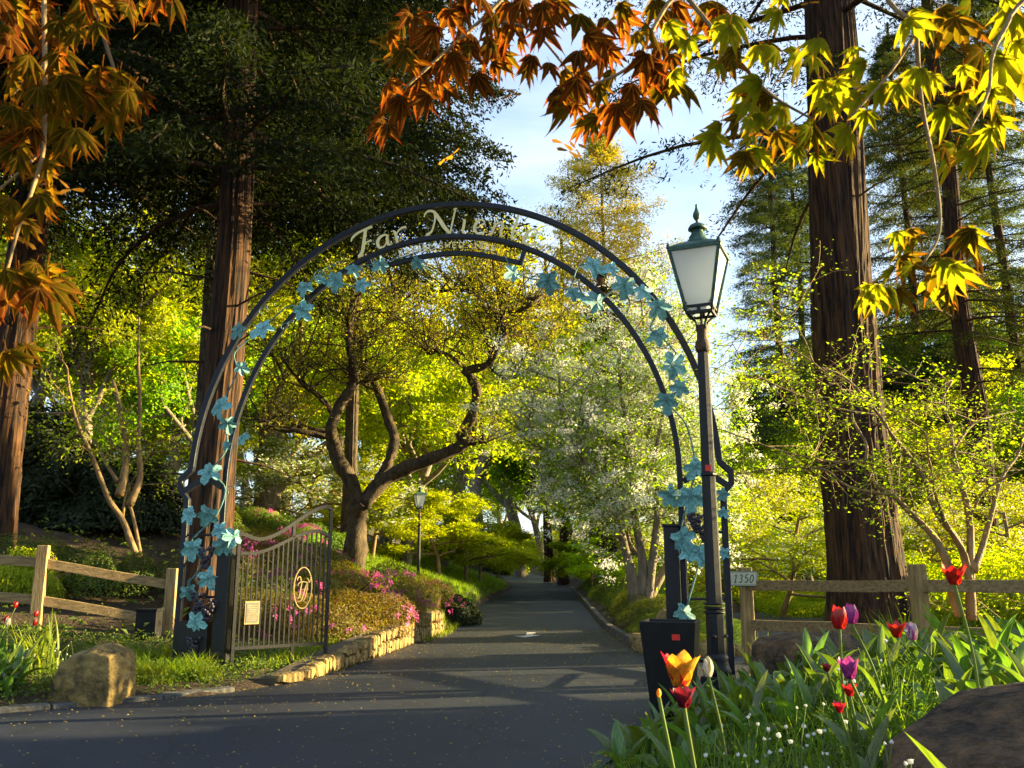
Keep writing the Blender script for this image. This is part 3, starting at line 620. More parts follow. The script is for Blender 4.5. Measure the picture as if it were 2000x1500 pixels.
# ------------------------------------------------------------------ lamps
def lamp(loc, label, s=1.0, rz=R(14), detail=True):
    t = thing('street_lamp', loc, label, 'street lamp'); x, y, z0 = loc
    def c(z): return (x, y, z0 + z * s)
    def lat(name, prof, n, mat, rot=0, smooth=False, par=t): return G().lathe([(r * s, z * s) for r, z in prof], n, (x, y, z0), rot).build(name, mat, par, smooth=smooth)
    base_ = G().box(c(.09), (.25 * s, .25 * s, .18 * s), rz).build('base', M['iron'], t, bevel=.012 * s)
    lat('base_moulding', par=base_, prof= [(.115, .18), (.12, .22), (.105, .25), (.094, .30), (.098, .33), (.082, .36)], n=20, mat=M['iron'], smooth=True)
    lowp = lat('lower_post', [(.080, .30), (.080, .72)], 8, M['iron'], rz + R(22.5))
    for z in (.70, .735, .77): lat('post_ring', [(.072, z - .012), (.092, z - .006), (.092, z + .006), (.072, z + .012)], 20, M['iron'], smooth=True, par=lowp)
    post_ = lat('post', [(.070, .76), (.064, 1.5), (.056, 2.60), (.050, 3.02)], 8, M['iron'], rz + R(22.5))
    lat('post_ring', [(.058, 1.865), (.070, 1.88), (.070, 1.895), (.058, 1.91)], 16, M['iron'], par=post_)
    lat('post_head', [(.05, 3.0), (.064, 3.02), (.072, 3.06), (.064, 3.10), (.052, 3.12), (.048, 3.20), (.058, 3.22), (.044, 3.26)], 14, M['rust'], smooth=True, par=post_)
    lat('stem', [(.014, 3.2), (.014, 3.44)], 8, M['iron'])
    # four curling brackets
    for k in range(4):
        a = rz + R(45) + k * math.pi / 2; d = np.array((math.cos(a), math.sin(a), 0)); o = np.array((x, y, z0))
        pts = [o + d * r * s + np.array((0, 0, z * s)) for r, z in ((.05, 3.22), (.065, 3.29), (.12, 3.34), (.17, 3.38), (.185, 3.43), (.165, 3.46), (.14, 3.43))]
        G().tube(smooth_path(pts, 4), .011 * s, n=6).build('bracket', M['iron'], t, smooth=True)
    zb, zt, hb, ht = 3.42, 3.95, .115, .228       # lantern: half widths bottom/top
    def corner(k, h, z):
        a = rz + R(45) + k * math.pi / 2; return np.array((x, y, z0)) + np.array((math.cos(a) * h * math.sqrt(2) * s, math.sin(a) * h * math.sqrt(2) * s, z * s))
    for k in range(4):
        G().tube([corner(k, hb, zb - .03), corner(k, ht, zt)], .013 * s, square=True).build('frame_bar', M['lampgreen'], t)
        G().tube([corner(k, hb, zb), corner(k + 1, hb, zb)], .012 * s, square=True).build('frame_bar', M['iron'], t)
        G().tube([corner(k, hb - .004, zb - .055), corner(k + 1, hb - .004, zb - .055)], .012 * s, square=True).build('frame_bar', M['iron'], t)
        G().tube([corner(k, ht, zt), corner(k + 1, ht, zt)], .016 * s, square=True).build('frame_bar', M['lampgreen'], t)
        a_, b_ = corner(k, hb - .003, zb + .01), corner(k + 1, hb - .003, zb + .01); c_, d_ = corner(k + 1, ht - .006, zt - .01), corner(k, ht - .006, zt - .01)
        n = np.cross(b_ - a_, d_ - a_); n /= np.linalg.norm(n); n *= .002
        G().add([a_ + n, b_ + n, c_ + n, d_ + n, a_ - n, b_ - n, c_ - n, d_ - n], [(0, 1, 2, 3), (7, 6, 5, 4), (0, 4, 5, 1), (1, 5, 6, 2), (2, 6, 7, 3), (3, 7, 4, 0)]).build('glass_pane', M['glass'], t)
        # small panes in the skirt
        m1, m2 = corner(k, hb - .008, zb - .028), corner(k + 1, hb - .008, zb - .028)
        for f0, f1 in ((.14, .42), (.58, .86)):
            p0, p1 = m1 + (m2 - m1) * f0, m1 + (m2 - m1) * f1; hz = np.array((0, 0, .015 * s)); nn = np.cross(p1 - p0, hz); nn = nn / np.linalg.norm(nn) * .002
            G().add([p0 - hz + nn, p1 - hz + nn, p1 + hz + nn, p0 + hz + nn, p0 - hz - nn, p1 - hz - nn, p1 + hz - nn, p0 + hz - nn], [(0, 1, 2, 3), (7, 6, 5, 4), (0, 4, 5, 1), (1, 5, 6, 2), (2, 6, 7, 3), (3, 7, 4, 0)]).build('small_pane', M['glass'], t)
        p0 = m1 + (m2 - m1) * .5; G().box(p0, (.03 * s, .03 * s, .055 * s), rz).build('skirt_block', M['iron'], t)
        q = corner(k, ht + .006, zt + .01); G().lathe([(.018 * s, 0), (.016 * s, .02 * s), (.006 * s, .05 * s)], 8, q).build('roof_ear', M['lampgreen'], t)
    # roof: flared square skirt, then round dome, cap, finial
    q2 = math.sqrt(2)
    roof = G().lathe([(ht * q2 * s * 1.02, (zt + .01) * s), (ht * q2 * s * 1.02, (zt + .025) * s), (.19 * q2 * s, (zt + .055) * s), (.10 * q2 * s, (zt + .105) * s)], 4, (x, y, z0), rz + R(45)).build('roof', M['lampgreen'], t)
    lat('roof_cone', [(.115, zt + .09), (.118, zt + .105), (.10, zt + .13), (.088, zt + .145), (.082, zt + .165), (.062, zt + .20), (.052, zt + .23), (.05, zt + .245)], 24, M['lampgreen'], smooth=True, par=roof)
    lat('roof_cap', [(.05, zt + .24), (.088, zt + .243), (.086, zt + .258), (.07, zt + .285), (.035, zt + .305), (.014, zt + .312)], 24, M['lampgreen'], smooth=True, par=roof)
    lat('finial', [(.014, zt + .305), (.012, zt + .33), (.030, zt + .355), (.038, zt + .38), (.034, zt + .405), (.018, zt + .44), (.010, zt + .475), (.012, zt + .49), (.008, zt + .497)], 16, M['lampgreen'], smooth=True, par=roof)
    # burner inside
    lat('burner', [(.06, zt + .03), (.05, zt - .06), (.03, zt - .12), (.02, zt - .15)], 12, M['bronze'], smooth=True)
    if detail:
        for z in (.30, .47):
            for k in (0, 2): a = rz - R(90) + k * R(45) ; q = np.array((x, y, z0 + z)) + np.array((math.cos(a), math.sin(a), 0)) * .076; G().lathe([(.02, -.01), (.022, 0), (.012, .014)], 10, q).build('bolt', M['iron'], lowp)
        a = rz - R(90) - R(14); q = P(1383, 914, loc[1] - .066); G().box(q, (.045, .008, .05), R(-8)).build('reflector', M['red'], post_)
    return t
def glass_mat():
    m, nt, b, out = new_mat('frosted_glass'); Lk = nt.links.new
    b.inputs['Base Color'].default_value = (.82, .84, .86, 1); b.inputs['Roughness'].default_value = .35
    tr = nt.nodes.new('ShaderNodeBsdfTranslucent'); tr.inputs[0].default_value = (.80, .84, .88, 1)
    mxs = nt.nodes.new('ShaderNodeMixShader'); mxs.inputs[0].default_value = .62; Lk(b.outputs[0], mxs.inputs[1]); Lk(tr.outputs[0], mxs.inputs[2]); Lk(mxs.outputs[0], out.inputs[0]); return m
M['glass'] = glass_mat()
LP = P(1402, 1330, 7.4)
lamp((LP[0], 7.4, 0.02), 'tall black and green lamp post with frosted lantern beside the planter', .935, R(-23))
fl = P(817, 1120, 25); lamp((fl[0], 25, P(817, 1120, 25)[2] - .45), 'small distant lamp post on the left bank beyond the oak', .66, R(20), False)
# ------------------------------------------------------------------ planter
pc = P(1320, 1215, 6.35); PX = pc[0]; plz = .0
plt = thing('planter_box', (PX, 6.35, 0), 'black tapered planter box with a red reflector beside the lamp post', 'planter')
rzp = R(-17); g = G(); zt = pc[2]; 
def frust(h0, h1, z0, z1): 
    V = []
    for h, z in ((h0, z0), (h1, z1)):
        for sx, sy in ((-1, -1), (1, -1), (1, 1), (-1, 1)): V.append((PX + (sx * math.cos(rzp) - sy * math.sin(rzp)) * h, 6.35 + .22 + (sx * math.sin(rzp) + sy * math.cos(rzp)) * h, z))
    return V
V = frust(.135, .195, .03, zt) + frust(.125, .175, zt - .06, zt); V[8:12] = frust(.17, .17, zt - .06, zt)[:4]
g.add(V, [(3, 2, 1, 0), (0, 1, 5, 4), (1, 2, 6, 5), (2, 3, 7, 6), (3, 0, 4, 7), (4, 5, 13, 12), (5, 6, 14, 13), (6, 7, 15, 14), (7, 4, 12, 15), (12, 13, 9, 8), (13, 14, 10, 9), (14, 15, 11, 10), (15, 12, 8, 11), (8, 9, 10, 11)])
g.build('box_body', M['planter'], plt, bevel=.006)
q = P(1322, 1243, 6.345 + .0); G().box((q[0], q[1] + .035, q[2]), (.055, .012, .055), rzp).build('reflector', M['red'], plt)
for k, (sx, sy) in enumerate(((-1, -1), (1, -1), (1, 1), (-1, 1))):
    G().box((PX + (sx * math.cos(rzp) - sy * math.sin(rzp)) * .10, 6.57 + (sx * math.sin(rzp) + sy * math.cos(rzp)) * .10, .01), (.05, .05, .05)).build('foot', M['planter'], plt)
# ------------------------------------------------------------------ fences and sign
def fence(name, posts, label, dz=(.78, .36), rails=True):
    """posts: (x,y,top_z); rails between neighbours"""
    t = thing(name, (posts[0][0], posts[0][1], 0), label, 'fence'); rr = random.Random(len(posts))
    for (x, y, zt) in posts:
        z0 = gz(x, y) - .1; G().box((x, y, (z0 + zt) / 2), (.125, .125, zt - z0), rr.uniform(-.1, .5), .97).build('post', M['fence'], t, bevel=.008)
    for i in range(len(posts) - 1):
        a, b = np.array(posts[i], float), np.array(posts[i + 1], float); d = b - a; d /= np.linalg.norm(d)
        for off in (.20, .62):
            p0 = a + np.array((0, 0, -off)); p1 = b + np.array((0, 0, -off)); pts = [p0 + (p1 - p0) * k + np.array((0, 0, rr.uniform(-.006, .006))) for k in (0, .25, .5, .75, 1)]
            V, F = tube(pts, 1.0, square=True, up=(0, 0, 1))
            V = [pts[i_ // 4] + (np.array(v) - pts[i_ // 4]) * np.array((.026, .026, .056)) for i_, v in enumerate(V)]
            G().add(V, F).build('rail', M['rail'], t, bevel=.006)
    return t
def tp(px, py, Y): q = P(px, py, Y); return (q[0], q[1], q[2])
fence('wooden_fence', [tp(-330, 1028, 10.2), tp(86, 1065, 10.5), tp(338, 1110, 10.9)], 'split rail wooden fence on the left between the redwoods', )
fence('wooden_fence', [tp(1455, 1108, 10.2), tp(1790, 1102, 8.6), tp(2160, 1096, 7.4)], 'split rail wooden fence on the right carrying the number sign')
sq = P(1450, 1130, 10.10)
sg = thing('number_sign', (sq[0], sq[1], sq[2]), 'small pale sign reading 1350 on the right fence post', 'sign')
srz = R(-4)
def SP(x, y, n): return np.array((sq[0] + x * math.cos(srz) + n * math.sin(srz), sq[1] - .02 + x * math.sin(srz) - n * math.cos(srz), sq[2] + y))
def slab(name, x0, x1, y0, y1, n0, n1, mat, par=None):
    V = [SP(x, y, n) for n in (n0, n1) for x, y in ((x0, y0), (x1, y0), (x1, y1), (x0, y1))]
    return G().add(V, [(3, 2, 1, 0), (4, 5, 6, 7), (0, 1, 5, 4), (1, 2, 6, 5), (2, 3, 7, 6), (3, 0, 4, 7)]).build(name, mat, par or sg)
board = slab('board', -.165, .165, -.083, .083, 0, .012, M['signgreen']); slab('face', -.157, .157, -.075, .075, .0125, .015, M['signface'], board)
for (x0, x1, y0, y1) in ((-.148, .148, .064, .067), (-.148, .148, -.067, -.064), (-.148, -.145, -.064, .064), (.145, .148, -.064, .064)): slab('border_line', x0, x1, y0, y1, .0152, .0165, M['signgreen'], board)
for ch, cx in zip('1350', (-.085, -.03, .03, .088)):
    glyph(ch, (.052, .085), .017, .0015, lambda x, y, n, cx=cx: SP(cx + x - .024, y - .043, n), .010, .018).build('digit', M['signgreen'], board)
# ------------------------------------------------------------------ boulders
def boulder(name, c, r, seed, label, mat, rz=0, rough=.2, n=64, pw=.62):
    rg = np.random.default_rng(seed); V, F = rock_mesh(rg, *r, n, rough, pw); V = np.array(V)
    for k in range(11 if pw > .5 else 3): # chisel flat facets
        nv = rg.normal(size=3); nv[2] = abs(nv[2]) * .6; nv /= np.linalg.norm(nv); e = (V / np.array(r)) @ nv; lim = rg.uniform(.55, .82); V -= (np.clip(e - lim, 0, None)[:, None] * nv * np.array(r)) * .85
    nn = rg.normal(size=(14, 3)); nn *= (rg.uniform(4, 22, 14) / np.linalg.norm(nn, axis=1))[:, None] / max(r) * .35; ph = rg.uniform(0, 6.28, 14)
    V += V * (np.sin(V @ nn.T + ph) * .012).sum(1)[:, None] / .9
    nn = rg.normal(size=(30, 3)); nn *= (rg.uniform(25, 90, 30) / np.linalg.norm(nn, axis=1))[:, None] / max(r) * .35; V += V * (np.sin(V @ nn.T + rg.uniform(0, 6.28, 30)) * .0035).sum(1)[:, None]
    ca, sa = math.cos(rz), math.sin(rz); V = np.stack([V[:, 0] * ca - V[:, 1] * sa, V[:, 0] * sa + V[:, 1] * ca, V[:, 2]], 1)
    t = link(name, np_mesh(name, V, F, True), mat); t.location = c; tag(t, label, 'boulder'); return t

def block_rock(name, c, r, seed, label, mat, rz=0, n=22):
    """squarish quarry block: rounded box with uneven faces, a slanting top and a bedding crack"""
    rg = np.random.default_rng(seed); pts = []; F = []; keyi = {}
    def vid(i, j, k):
        if (i, j, k) not in keyi: keyi[(i, j, k)] = len(pts); pts.append((2 * i / n - 1, 2 * j / n - 1, 2 * k / n - 1))
        return keyi[(i, j, k)]
    for a in range(n):
        for b_ in range(n):
            for s in (0, n):
                q1 = [vid(s, a, b_), vid(s, a + 1, b_), vid(s, a + 1, b_ + 1), vid(s, a, b_ + 1)]; q2 = [vid(a, s, b_), vid(a + 1, s, b_), vid(a + 1, s, b_ + 1), vid(a, s, b_ + 1)]; q3 = [vid(a, b_, s), vid(a + 1, b_, s), vid(a + 1, b_ + 1, s), vid(a, b_ + 1, s)]
                F += [q1 if s else q1[::-1], q2[::-1] if s else q2, q3 if s else q3[::-1]]
    V = np.array(pts); sp = V / np.linalg.norm(V, axis=1)[:, None]; V = V * .80 + sp * .24
    V[:, 2] -= np.where(V[:, 2] > .3, (V[:, 2] - .3) * (.35 * np.abs(V[:, 0] - .25) + .2 * np.clip(-V[:, 1], 0, 1)), 0)
    V[:, 0] *= 1 - .10 * V[:, 2]; V[:, 1] *= 1 - .08 * V[:, 2]
    for f0, f1, am, cnt in ((1.0, 3.0, .020, 10), (4, 9, .008, 16), (12, 26, .004, 26)):
        w = rg.normal(size=(cnt, 3)); w *= (rg.uniform(f0, f1, cnt) / np.linalg.norm(w, axis=1))[:, None]; V = V + sp * (np.sin(V @ w.T + rg.uniform(0, 6.28, cnt)) * am).sum(1)[:, None]
    crack = np.exp(-((V[:, 2] - .28 + .10 * V[:, 0]) / .045) ** 2) * (V[:, 0] > -.25); V = V - sp * crack[:, None] * .07
    crack = np.exp(-((V[:, 0] + .12 + .1 * V[:, 2]) / .05) ** 2) * (V[:, 2] < .3); V = V - sp * crack[:, None] * .06
    V = V * np.array(r); ca, sa = math.cos(rz), math.sin(rz); V = np.stack([V[:, 0] * ca - V[:, 1] * sa, V[:, 0] * sa + V[:, 1] * ca, V[:, 2]], 1)
    t = link(name, np_mesh(name, V, np.array(F), True), mat); t.location = c; return tag(t, label, 'boulder')
# ------------------------------------------------------------------ foliage materials
M['gold_leaf'] = leafmat('sunlit_leaf', (.15, .25, .003), (.38, .44, .006), .6)
M['fresh_leaf'] = leafmat('fresh_leaf', (.10, .22, .005), (.26, .40, .010), .58)
M['oak_leaf'] = leafmat('oak_leaf', (.12, .15, .005), (.36, .35, .010), .58, (1.6, 1.3, .25), gloss=.03)
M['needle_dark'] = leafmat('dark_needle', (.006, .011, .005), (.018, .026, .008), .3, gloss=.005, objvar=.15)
M['needle_green'] = leafmat('green_needle', (.03, .055, .018), (.08, .11, .022), .4, gloss=.02)
M['needle_gold'] = leafmat('gold_needle', (.26, .27, .02), (.48, .46, .04), .45)
M['white_bloom'] = leafmat('white_blossom', (.78, .80, .74), (.93, .93, .90), .45, (1, 1, .95), gloss=.02, objvar=.05)
M['pink_bloom'] = leafmat('pink_blossom', (.60, .08, .34), (.80, .18, .50), .4, (1, .9, .95), gloss=.02, objvar=.1)
M['magenta_bloom'] = leafmat('magenta_blossom', (.42, .05, .27), (.60, .11, .38), .4, (1, .9, .95), gloss=.02, objvar=.1)
M['azalea_leaf'] = leafmat('azalea_leaf', (.07, .09, .010), (.22, .18, .018), .4, gloss=.03)
M['rust_leaf'] = leafmat('rust_leaf', (.13, .075, .008), (.19, .20, .014), .4, gloss=.03)
M['hedge_leaf'] = leafmat('hedge_leaf', (.05, .10, .010), (.13, .20, .015), .4, gloss=.03)
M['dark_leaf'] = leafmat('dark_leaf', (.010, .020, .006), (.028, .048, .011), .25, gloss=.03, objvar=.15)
M['grass'] = leafmat('grass_blade', (.09, .17, .008), (.23, .31, .015), .5, gloss=.03, objvar=.2)
M['tulip_leaf'] = leafmat('tulip_leaf', (.06, .14, .030), (.16, .27, .045), .45, (1.5, 1.4, .35), gloss=.06, objvar=.3, rough=.4, streak=(4, 160, 30))

def leaves_obj(name, V, F, mat, parent=None, kind=None):
    o = link(name, np_mesh(name, V, F), mat, parent)
    if kind: o['kind'] = kind
    return o
def nrmz(v): return v / (np.linalg.norm(v) + 1e-9)
def grow(rng, p, d, Ln, r, lev, cfg, tubes, tips):
    n = 6 if lev == 0 else 5; path = [p]; d = nrmz(d)
    for i in range(n):
        d = nrmz(d + rng.normal(0, cfg['wander'], 3) + np.array((0, 0, cfg['lift'][lev]))); p = p + d * Ln / n; path.append(p)
    tubes.append((path, np.linspace(r, r * (.55 if lev == 0 else .35), n + 1), lev))
    if lev == cfg['max']:
        tips.extend([(q, d) for q in path[1:]]); return
    k = cfg['kids'][lev]; az = rng.uniform(0, 6.28)
    for j in range(k):
        s = cfg['from'][lev] + (1 - cfg['from'][lev]) * (j + rng.uniform(.2, .9)) / k; i0 = min(int(s * n), n - 1); q = path[i0] + (path[i0 + 1] - path[i0]) * (s * n - i0)
        t = nrmz(path[i0 + 1] - path[i0]); az += 2.4 + rng.uniform(-.4, .4); a = cfg['ang'][lev] * rng.uniform(.8, 1.2)
        x = nrmz(np.cross(t, (.3, .9, .2))); y = np.cross(t, x); cd = t * math.cos(a) + (x * math.cos(az) + y * math.sin(az)) * math.sin(a)
        cd[2] *= cfg.get('flatdir', 1.0)
        grow(rng, q, cd, Ln * cfg['ratio'][lev] * rng.uniform(.75, 1.2) * (1.15 - .45 * s), r * .5 * (1.15 - .4 * s), lev + 1, cfg, tubes, tips)
def tubes_mesh(name, tubes, mat, minr=.006):
    g = G()
    for path, rad, lev in tubes: g.tube(path, np.maximum(rad, minr), n=(10, 7, 5, 3, 3)[min(lev, 4)], cap=False)
    me = g.mesh(name, True); me.materials.append(mat); return me
def crown_mesh(name, rng, tips, n, sig, size, aspect, mat, up=.3, zflat=1.0, thin=1.0):
    C = np.array([t[0] for t in tips]); 
    if thin < 1: C = C[rng.random(len(C)) < thin]
    C = np.repeat(C, n, 0); C = C + rng.normal(size=C.shape) * np.array((sig, sig, sig * zflat))
    V, F = leaf_quads(C, np.clip(rng.lognormal(-.05, .4, len(C)), .35, 2.2) * size, aspect, rng, up=up)
    me = np_mesh(name, V, F); me.materials.append(mat); return me
PROTO = {}
SPOTS = [(0, 'at the left edge of the picture'), (130, 'behind the leftmost redwood trunk'), (270, 'behind the dark evergreen shrubs'), (480, 'behind the reddish redwood by the arch'), (600, 'behind the open gate leaf'), (735, 'behind the winding oak trunk'), (880, 'around the distant lamp post'), (1010, 'left of the far bend in the driveway'), (1110, 'straight over the far bend in the driveway'), (1230, 'behind the redwood pair right of the driveway'), (1400, 'behind the white blossoming tree'), (1520, 'between the lamp post and the number sign'), (1700, 'behind the massive redwood'), (1850, 'just right of the massive redwood'), (1960, 'behind the slender pale-stemmed maple'), (9999, 'at the right edge of the picture')]
def spot(px): return next(i for i, (m, _) in enumerate(SPOTS) if px < m)
def said(kind, px, d, others):
    """label that singles a plant out by the landmark it stands behind and its order in depth there"""
    i = spot(px); ds = sorted(q for p, q in others if spot(p) == i); k = ds.index(d)
    rank = '' if len(ds) == 1 else ', ' + (['nearer one', 'farther one'] if len(ds) == 2 else ['nearest', 'second nearest', 'third nearest', 'fourth nearest', 'fifth nearest', 'farthest'])[min(k, 5)]
    return kind + ' ' + SPOTS[i][1] + rank
def decid(key, seed, bark, leaf, H=9, Ln=4.0, r=.22, kids=(7, 6, 5), ang=(.75, .8, .8), lift=(.02, .05, .03, 0), leafn=22, sig=.22, size=.11, aspect=.62, up=.3, zflat=.8, flatdir=1.0, bloom=None, bn=6, trunk_from=.4, ratio=(.75, .6, .55), wander=.14, thin=1.0, bsize=.09):
    rng = np.random.default_rng(seed); tubes, tips = [], []
    cfg = dict(wander=wander, lift=lift, max=3, kids=kids, ang=ang, ratio=ratio, flatdir=flatdir); cfg['from'] = (trunk_from, .25, .2)
    grow(rng, np.array((0, 0, -.2)), np.array((0, 0, 1.)), Ln, r, 0, cfg, tubes, tips)
    parts = [('trunk', tubes_mesh(key + '_trunk', tubes, bark)), ('crown', crown_mesh(key + '_crown', rng, tips, leafn, sig, size, aspect, leaf, up, zflat, thin))]
    if bloom: parts.append(('blossom', crown_mesh(key + '_blossom', rng, tips, bn, sig * 1.1, bsize, .9, bloom, .8, zflat)))
    PROTO[key] = parts
def put(key, x, y, s, rot, name, label, cat, group=None, z=None, sz=None):
    t = thing(name, (x, y, gz(x, y) if z is None else z), label, cat, group); t.rotation_euler.z = rot; t.scale = (s, s, sz or s)
    for nm, me in PROTO[key]:
        o = link(nm, me, None, t)
        if nm in ('branches', 'twigs', 'crown', 'blossom', 'foliage', 'stems'): o['kind'] = 'stuff'
    return t
# generic broadleaf prototypes (built once, copies share the mesh data)
decid('gold', 101, M['bark_grey'], M['gold_leaf'], Ln=5.5, leafn=26, sig=.19, size=.12)
decid('fresh', 102, M['bark_grey'], M['fresh_leaf'], Ln=5.5, leafn=26, sig=.20, size=.11, kids=(8, 6, 5))
decid('olive', 103, M['bark_oak'], M['oak_leaf'], Ln=5.0, leafn=26, sig=.19, size=.10, kids=(8, 6, 5), ang=(.9, .8, .8))
decid('layer', 104, M['bark_tan'], M['gold_leaf'], Ln=2.6, r=.08, leafn=24, sig=.15, size=.07, kids=(9, 6, 5), ang=(1.25, .8, .7), lift=(.02, -.02, -.02, -.02), zflat=.28, flatdir=.35, up=1.2, trunk_from=.3, ratio=(.8, .55, .5))
decid('dogwood', 105, M['bark_tan'], M['fresh_leaf'], Ln=2.9, r=.08, leafn=14, sig=.17, size=.06, kids=(9, 6, 5), ang=(1.15, .8, .7), lift=(.02, 0, 0, 0), zflat=.3, flatdir=.4, up=1.0, trunk_from=.3, ratio=(.8, .55, .5), bloom=M['white_bloom'], bn=4, bsize=.075)
decid('golddog', 107, M['bark_tan'], M['gold_leaf'], Ln=2.9, r=.08, leafn=16, sig=.17, size=.06, kids=(9, 6, 5), ang=(1.1, .8, .7), lift=(.02, 0, 0, 0), zflat=.35, flatdir=.45, up=1.0, trunk_from=.25, ratio=(.8, .55, .5), bloom=M['white_bloom'], bn=2, bsize=.05)
decid('standard', 108, M['bark_tan'], M['gold_leaf'], Ln=2.9, r=.07, leafn=22, sig=.15, size=.08, kids=(8, 6, 5), ang=(.9, .8, .7), trunk_from=.82, ratio=(.50, .6, .55))  # raised crown shaped to shade the drive and leave the bed lit
def conifer(key, seed, leaf, H, z0, nb, Lmax, r, droop=.25, nt=20, nl=34, size=.075, twig=.8, wood=True, bark=None, aspect=.3, sigz=.06, top=.35):
    rng = np.random.default_rng(seed); g = G(); CC = []; AL_ = []
    zz = z0 + (H - z0) * np.sort(rng.random(nb)) ** 1.0
    for i, z in enumerate(zz):
        f = (z - z0) / (H - z0); Lb = Lmax * (1 - (1 - top) * f) * rng.uniform(.65, 1.15) * (1 if f < .85 else (1 - f) / .15 + .15); a = i * 2.399 + rng.uniform(-.3, .3); d = np.array((math.cos(a), math.sin(a), .12))
        p = np.array((0, 0, z)); path = [p]; n = 7
        for k in range(n): d = nrmz(d + np.array((0, 0, -droop * .28 + (.03 if k > 4 else 0))) + rng.normal(0, .06, 3)); p = p + d * Lb / n; path.append(p)
        g.tube(path, np.linspace(.045, .008, n + 1) * (Lb / Lmax * .6 + .4) * (r / .3) ** .5, n=5, cap=False)
        for j in range(nt):
            s = .18 + .82 * (j + rng.random()) / nt; i0 = min(int(s * n), n - 1); q = path[i0] + (path[i0 + 1] - path[i0]) * (s * n - i0); t = nrmz(path[i0 + 1] - path[i0])
            sd_ = nrmz(np.cross(t, (0, 0, 1))) * (1 if j % 2 else -1); td = nrmz(t * .55 + sd_ * .8 + np.array((0, 0, -.25 + rng.normal(0, .15)))); tl = twig * rng.uniform(.5, 1.1) * (1.1 - .6 * s) * min(1, Lb / 2)
            u = rng.random(nl)[:, None]; CC.append(q + td * u * tl + np.array((0, 0, -1)) * (u ** 2) * tl * .25 + rng.normal(0, 1, (nl, 3)) * np.array((.07, .07, sigz)) * (twig / .8)); AL_.append(np.repeat((td + np.array((0, 0, -.15)))[None], nl, 0) + rng.normal(0, .3, (nl, 3)))
    C = np.concatenate(CC); V, F = leaf_quads(C, rng.uniform(.7, 1.4, len(C)) * size, aspect, rng, along=np.concatenate(AL_), fold=.08)
    for k in range(16): # dead stubs below the crown
        a = rng.uniform(0, 6.28); z = rng.uniform(1.6, max(2.2, z0 + 1)); q = rng.uniform(.25, 1.1); d = np.array((math.cos(a), math.sin(a), rng.uniform(-.25, .3))); g.tube([np.array((0, 0, z)) + d * .1, np.array((0, 0, z)) + d * (r + q * .5), np.array((0, 0, z)) + d * (r + q) + np.array((0, 0, -.1 * q))], [.022, .014, .006], n=5, cap=False)
    me = np_mesh(key + '_crown', V, F); me.materials.append(leaf); mb = g.mesh(key + '_branches', True); mb.materials.append(bark or M['bark_red'])
    PROTO[key] = [('branches', mb), ('crown', me)]
def redwood_trunk(key, seed, H, r0, r1, n=64, flare=.35, furrow=.05):
    """fluted bark: real ridges running up the trunk"""
    rng = np.random.default_rng(seed); zs = np.concatenate([np.linspace(-.4, 6, 46), np.linspace(6.4, H, 24)]); V = []; ph = rng.uniform(0, 6.28, 8)
    ang = np.arange(n) / n * 2 * math.pi; rid = rng.random(n); off = rng.uniform(0, 6.28, n)
    for z in zs:
        rad = r1 + (r0 - r1) * (1 - np.clip(z / H, 0, 1)) + r0 * flare * math.exp(-max(z, 0) / .9); rad *= 1 - .25 * max(0, z / H)
        wob = np.sin(ang * 13 + 1.1 * math.sin(z * .7 + ph[0]) + ph[1]) * .5 + np.sin(ang * 23 + 1.4 * math.sin(z * .9 + ph[2]) + ph[3]) * .4 + (rid - .5) * 1.3 * (np.sin(z * 1.7 + off) * .5 + .6) + rng.normal(0, .22, n)
        lob = np.sin(ang * 3 + ph[4]) * .05 + np.sin(ang * 5 + ph[5]) * .04
        rr = rad * (1 + 1.8 * lob * math.exp(-max(z, 0) / 2.0) + furrow * wob * (.7 + .6 * math.sin(z * 1.3 + ph[0]) ** 2))
        cx, cy = r0 * .22 * (math.sin(z * .55 + ph[6]) - math.sin(ph[6])), r0 * .18 * (math.sin(z * .4 + ph[7]) - math.sin(ph[7]))
        V.append(np.stack([rr * np.cos(ang) + cx, rr * np.sin(ang) + cy, np.full(n, z)], 1))
    V = np.concatenate(V); m = len(zs); idx = np.arange(m * n).reshape(m, n); nx_ = np.roll(idx, -1, 1)
    F = np.stack([idx[:-1], nx_[:-1], nx_[1:], idx[1:]], -1).reshape(-1, 4); me = np_mesh(key, V, F, False); me.materials.append(M['bark_red']); return me
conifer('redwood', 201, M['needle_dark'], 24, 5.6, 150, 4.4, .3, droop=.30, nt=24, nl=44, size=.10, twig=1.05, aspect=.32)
PROTO['redwood'].insert(0, ('trunk', redwood_trunk('redwood_trunk', 1, 25, .29, .14)))
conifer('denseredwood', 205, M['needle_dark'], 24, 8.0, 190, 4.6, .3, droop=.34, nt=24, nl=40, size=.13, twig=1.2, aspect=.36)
PROTO['denseredwood'].insert(0, ('trunk', redwood_trunk('dense_trunk', 6, 23, .18, .1, 40)))
PROTO['denseredwood'][0][1].materials.clear(); PROTO['denseredwood'][0][1].materials.append(M['bark_oak'])
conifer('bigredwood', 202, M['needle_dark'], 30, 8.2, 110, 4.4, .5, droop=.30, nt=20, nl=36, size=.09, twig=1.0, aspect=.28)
PROTO['bigredwood'].insert(0, ('trunk', redwood_trunk('bigredwood_trunk', 2, 31, .50, .22, 96, .28)))
conifer('airy', 203, M['needle_green'], 22, 2.0, 150, 4.0, .3, droop=.12, nt=20, nl=46, size=.11, twig=1.2, aspect=.25, sigz=.03)
PROTO['airy'].insert(0, ('trunk', redwood_trunk('airy_trunk', 3, 22.5, .27, .06, 40, .3)))
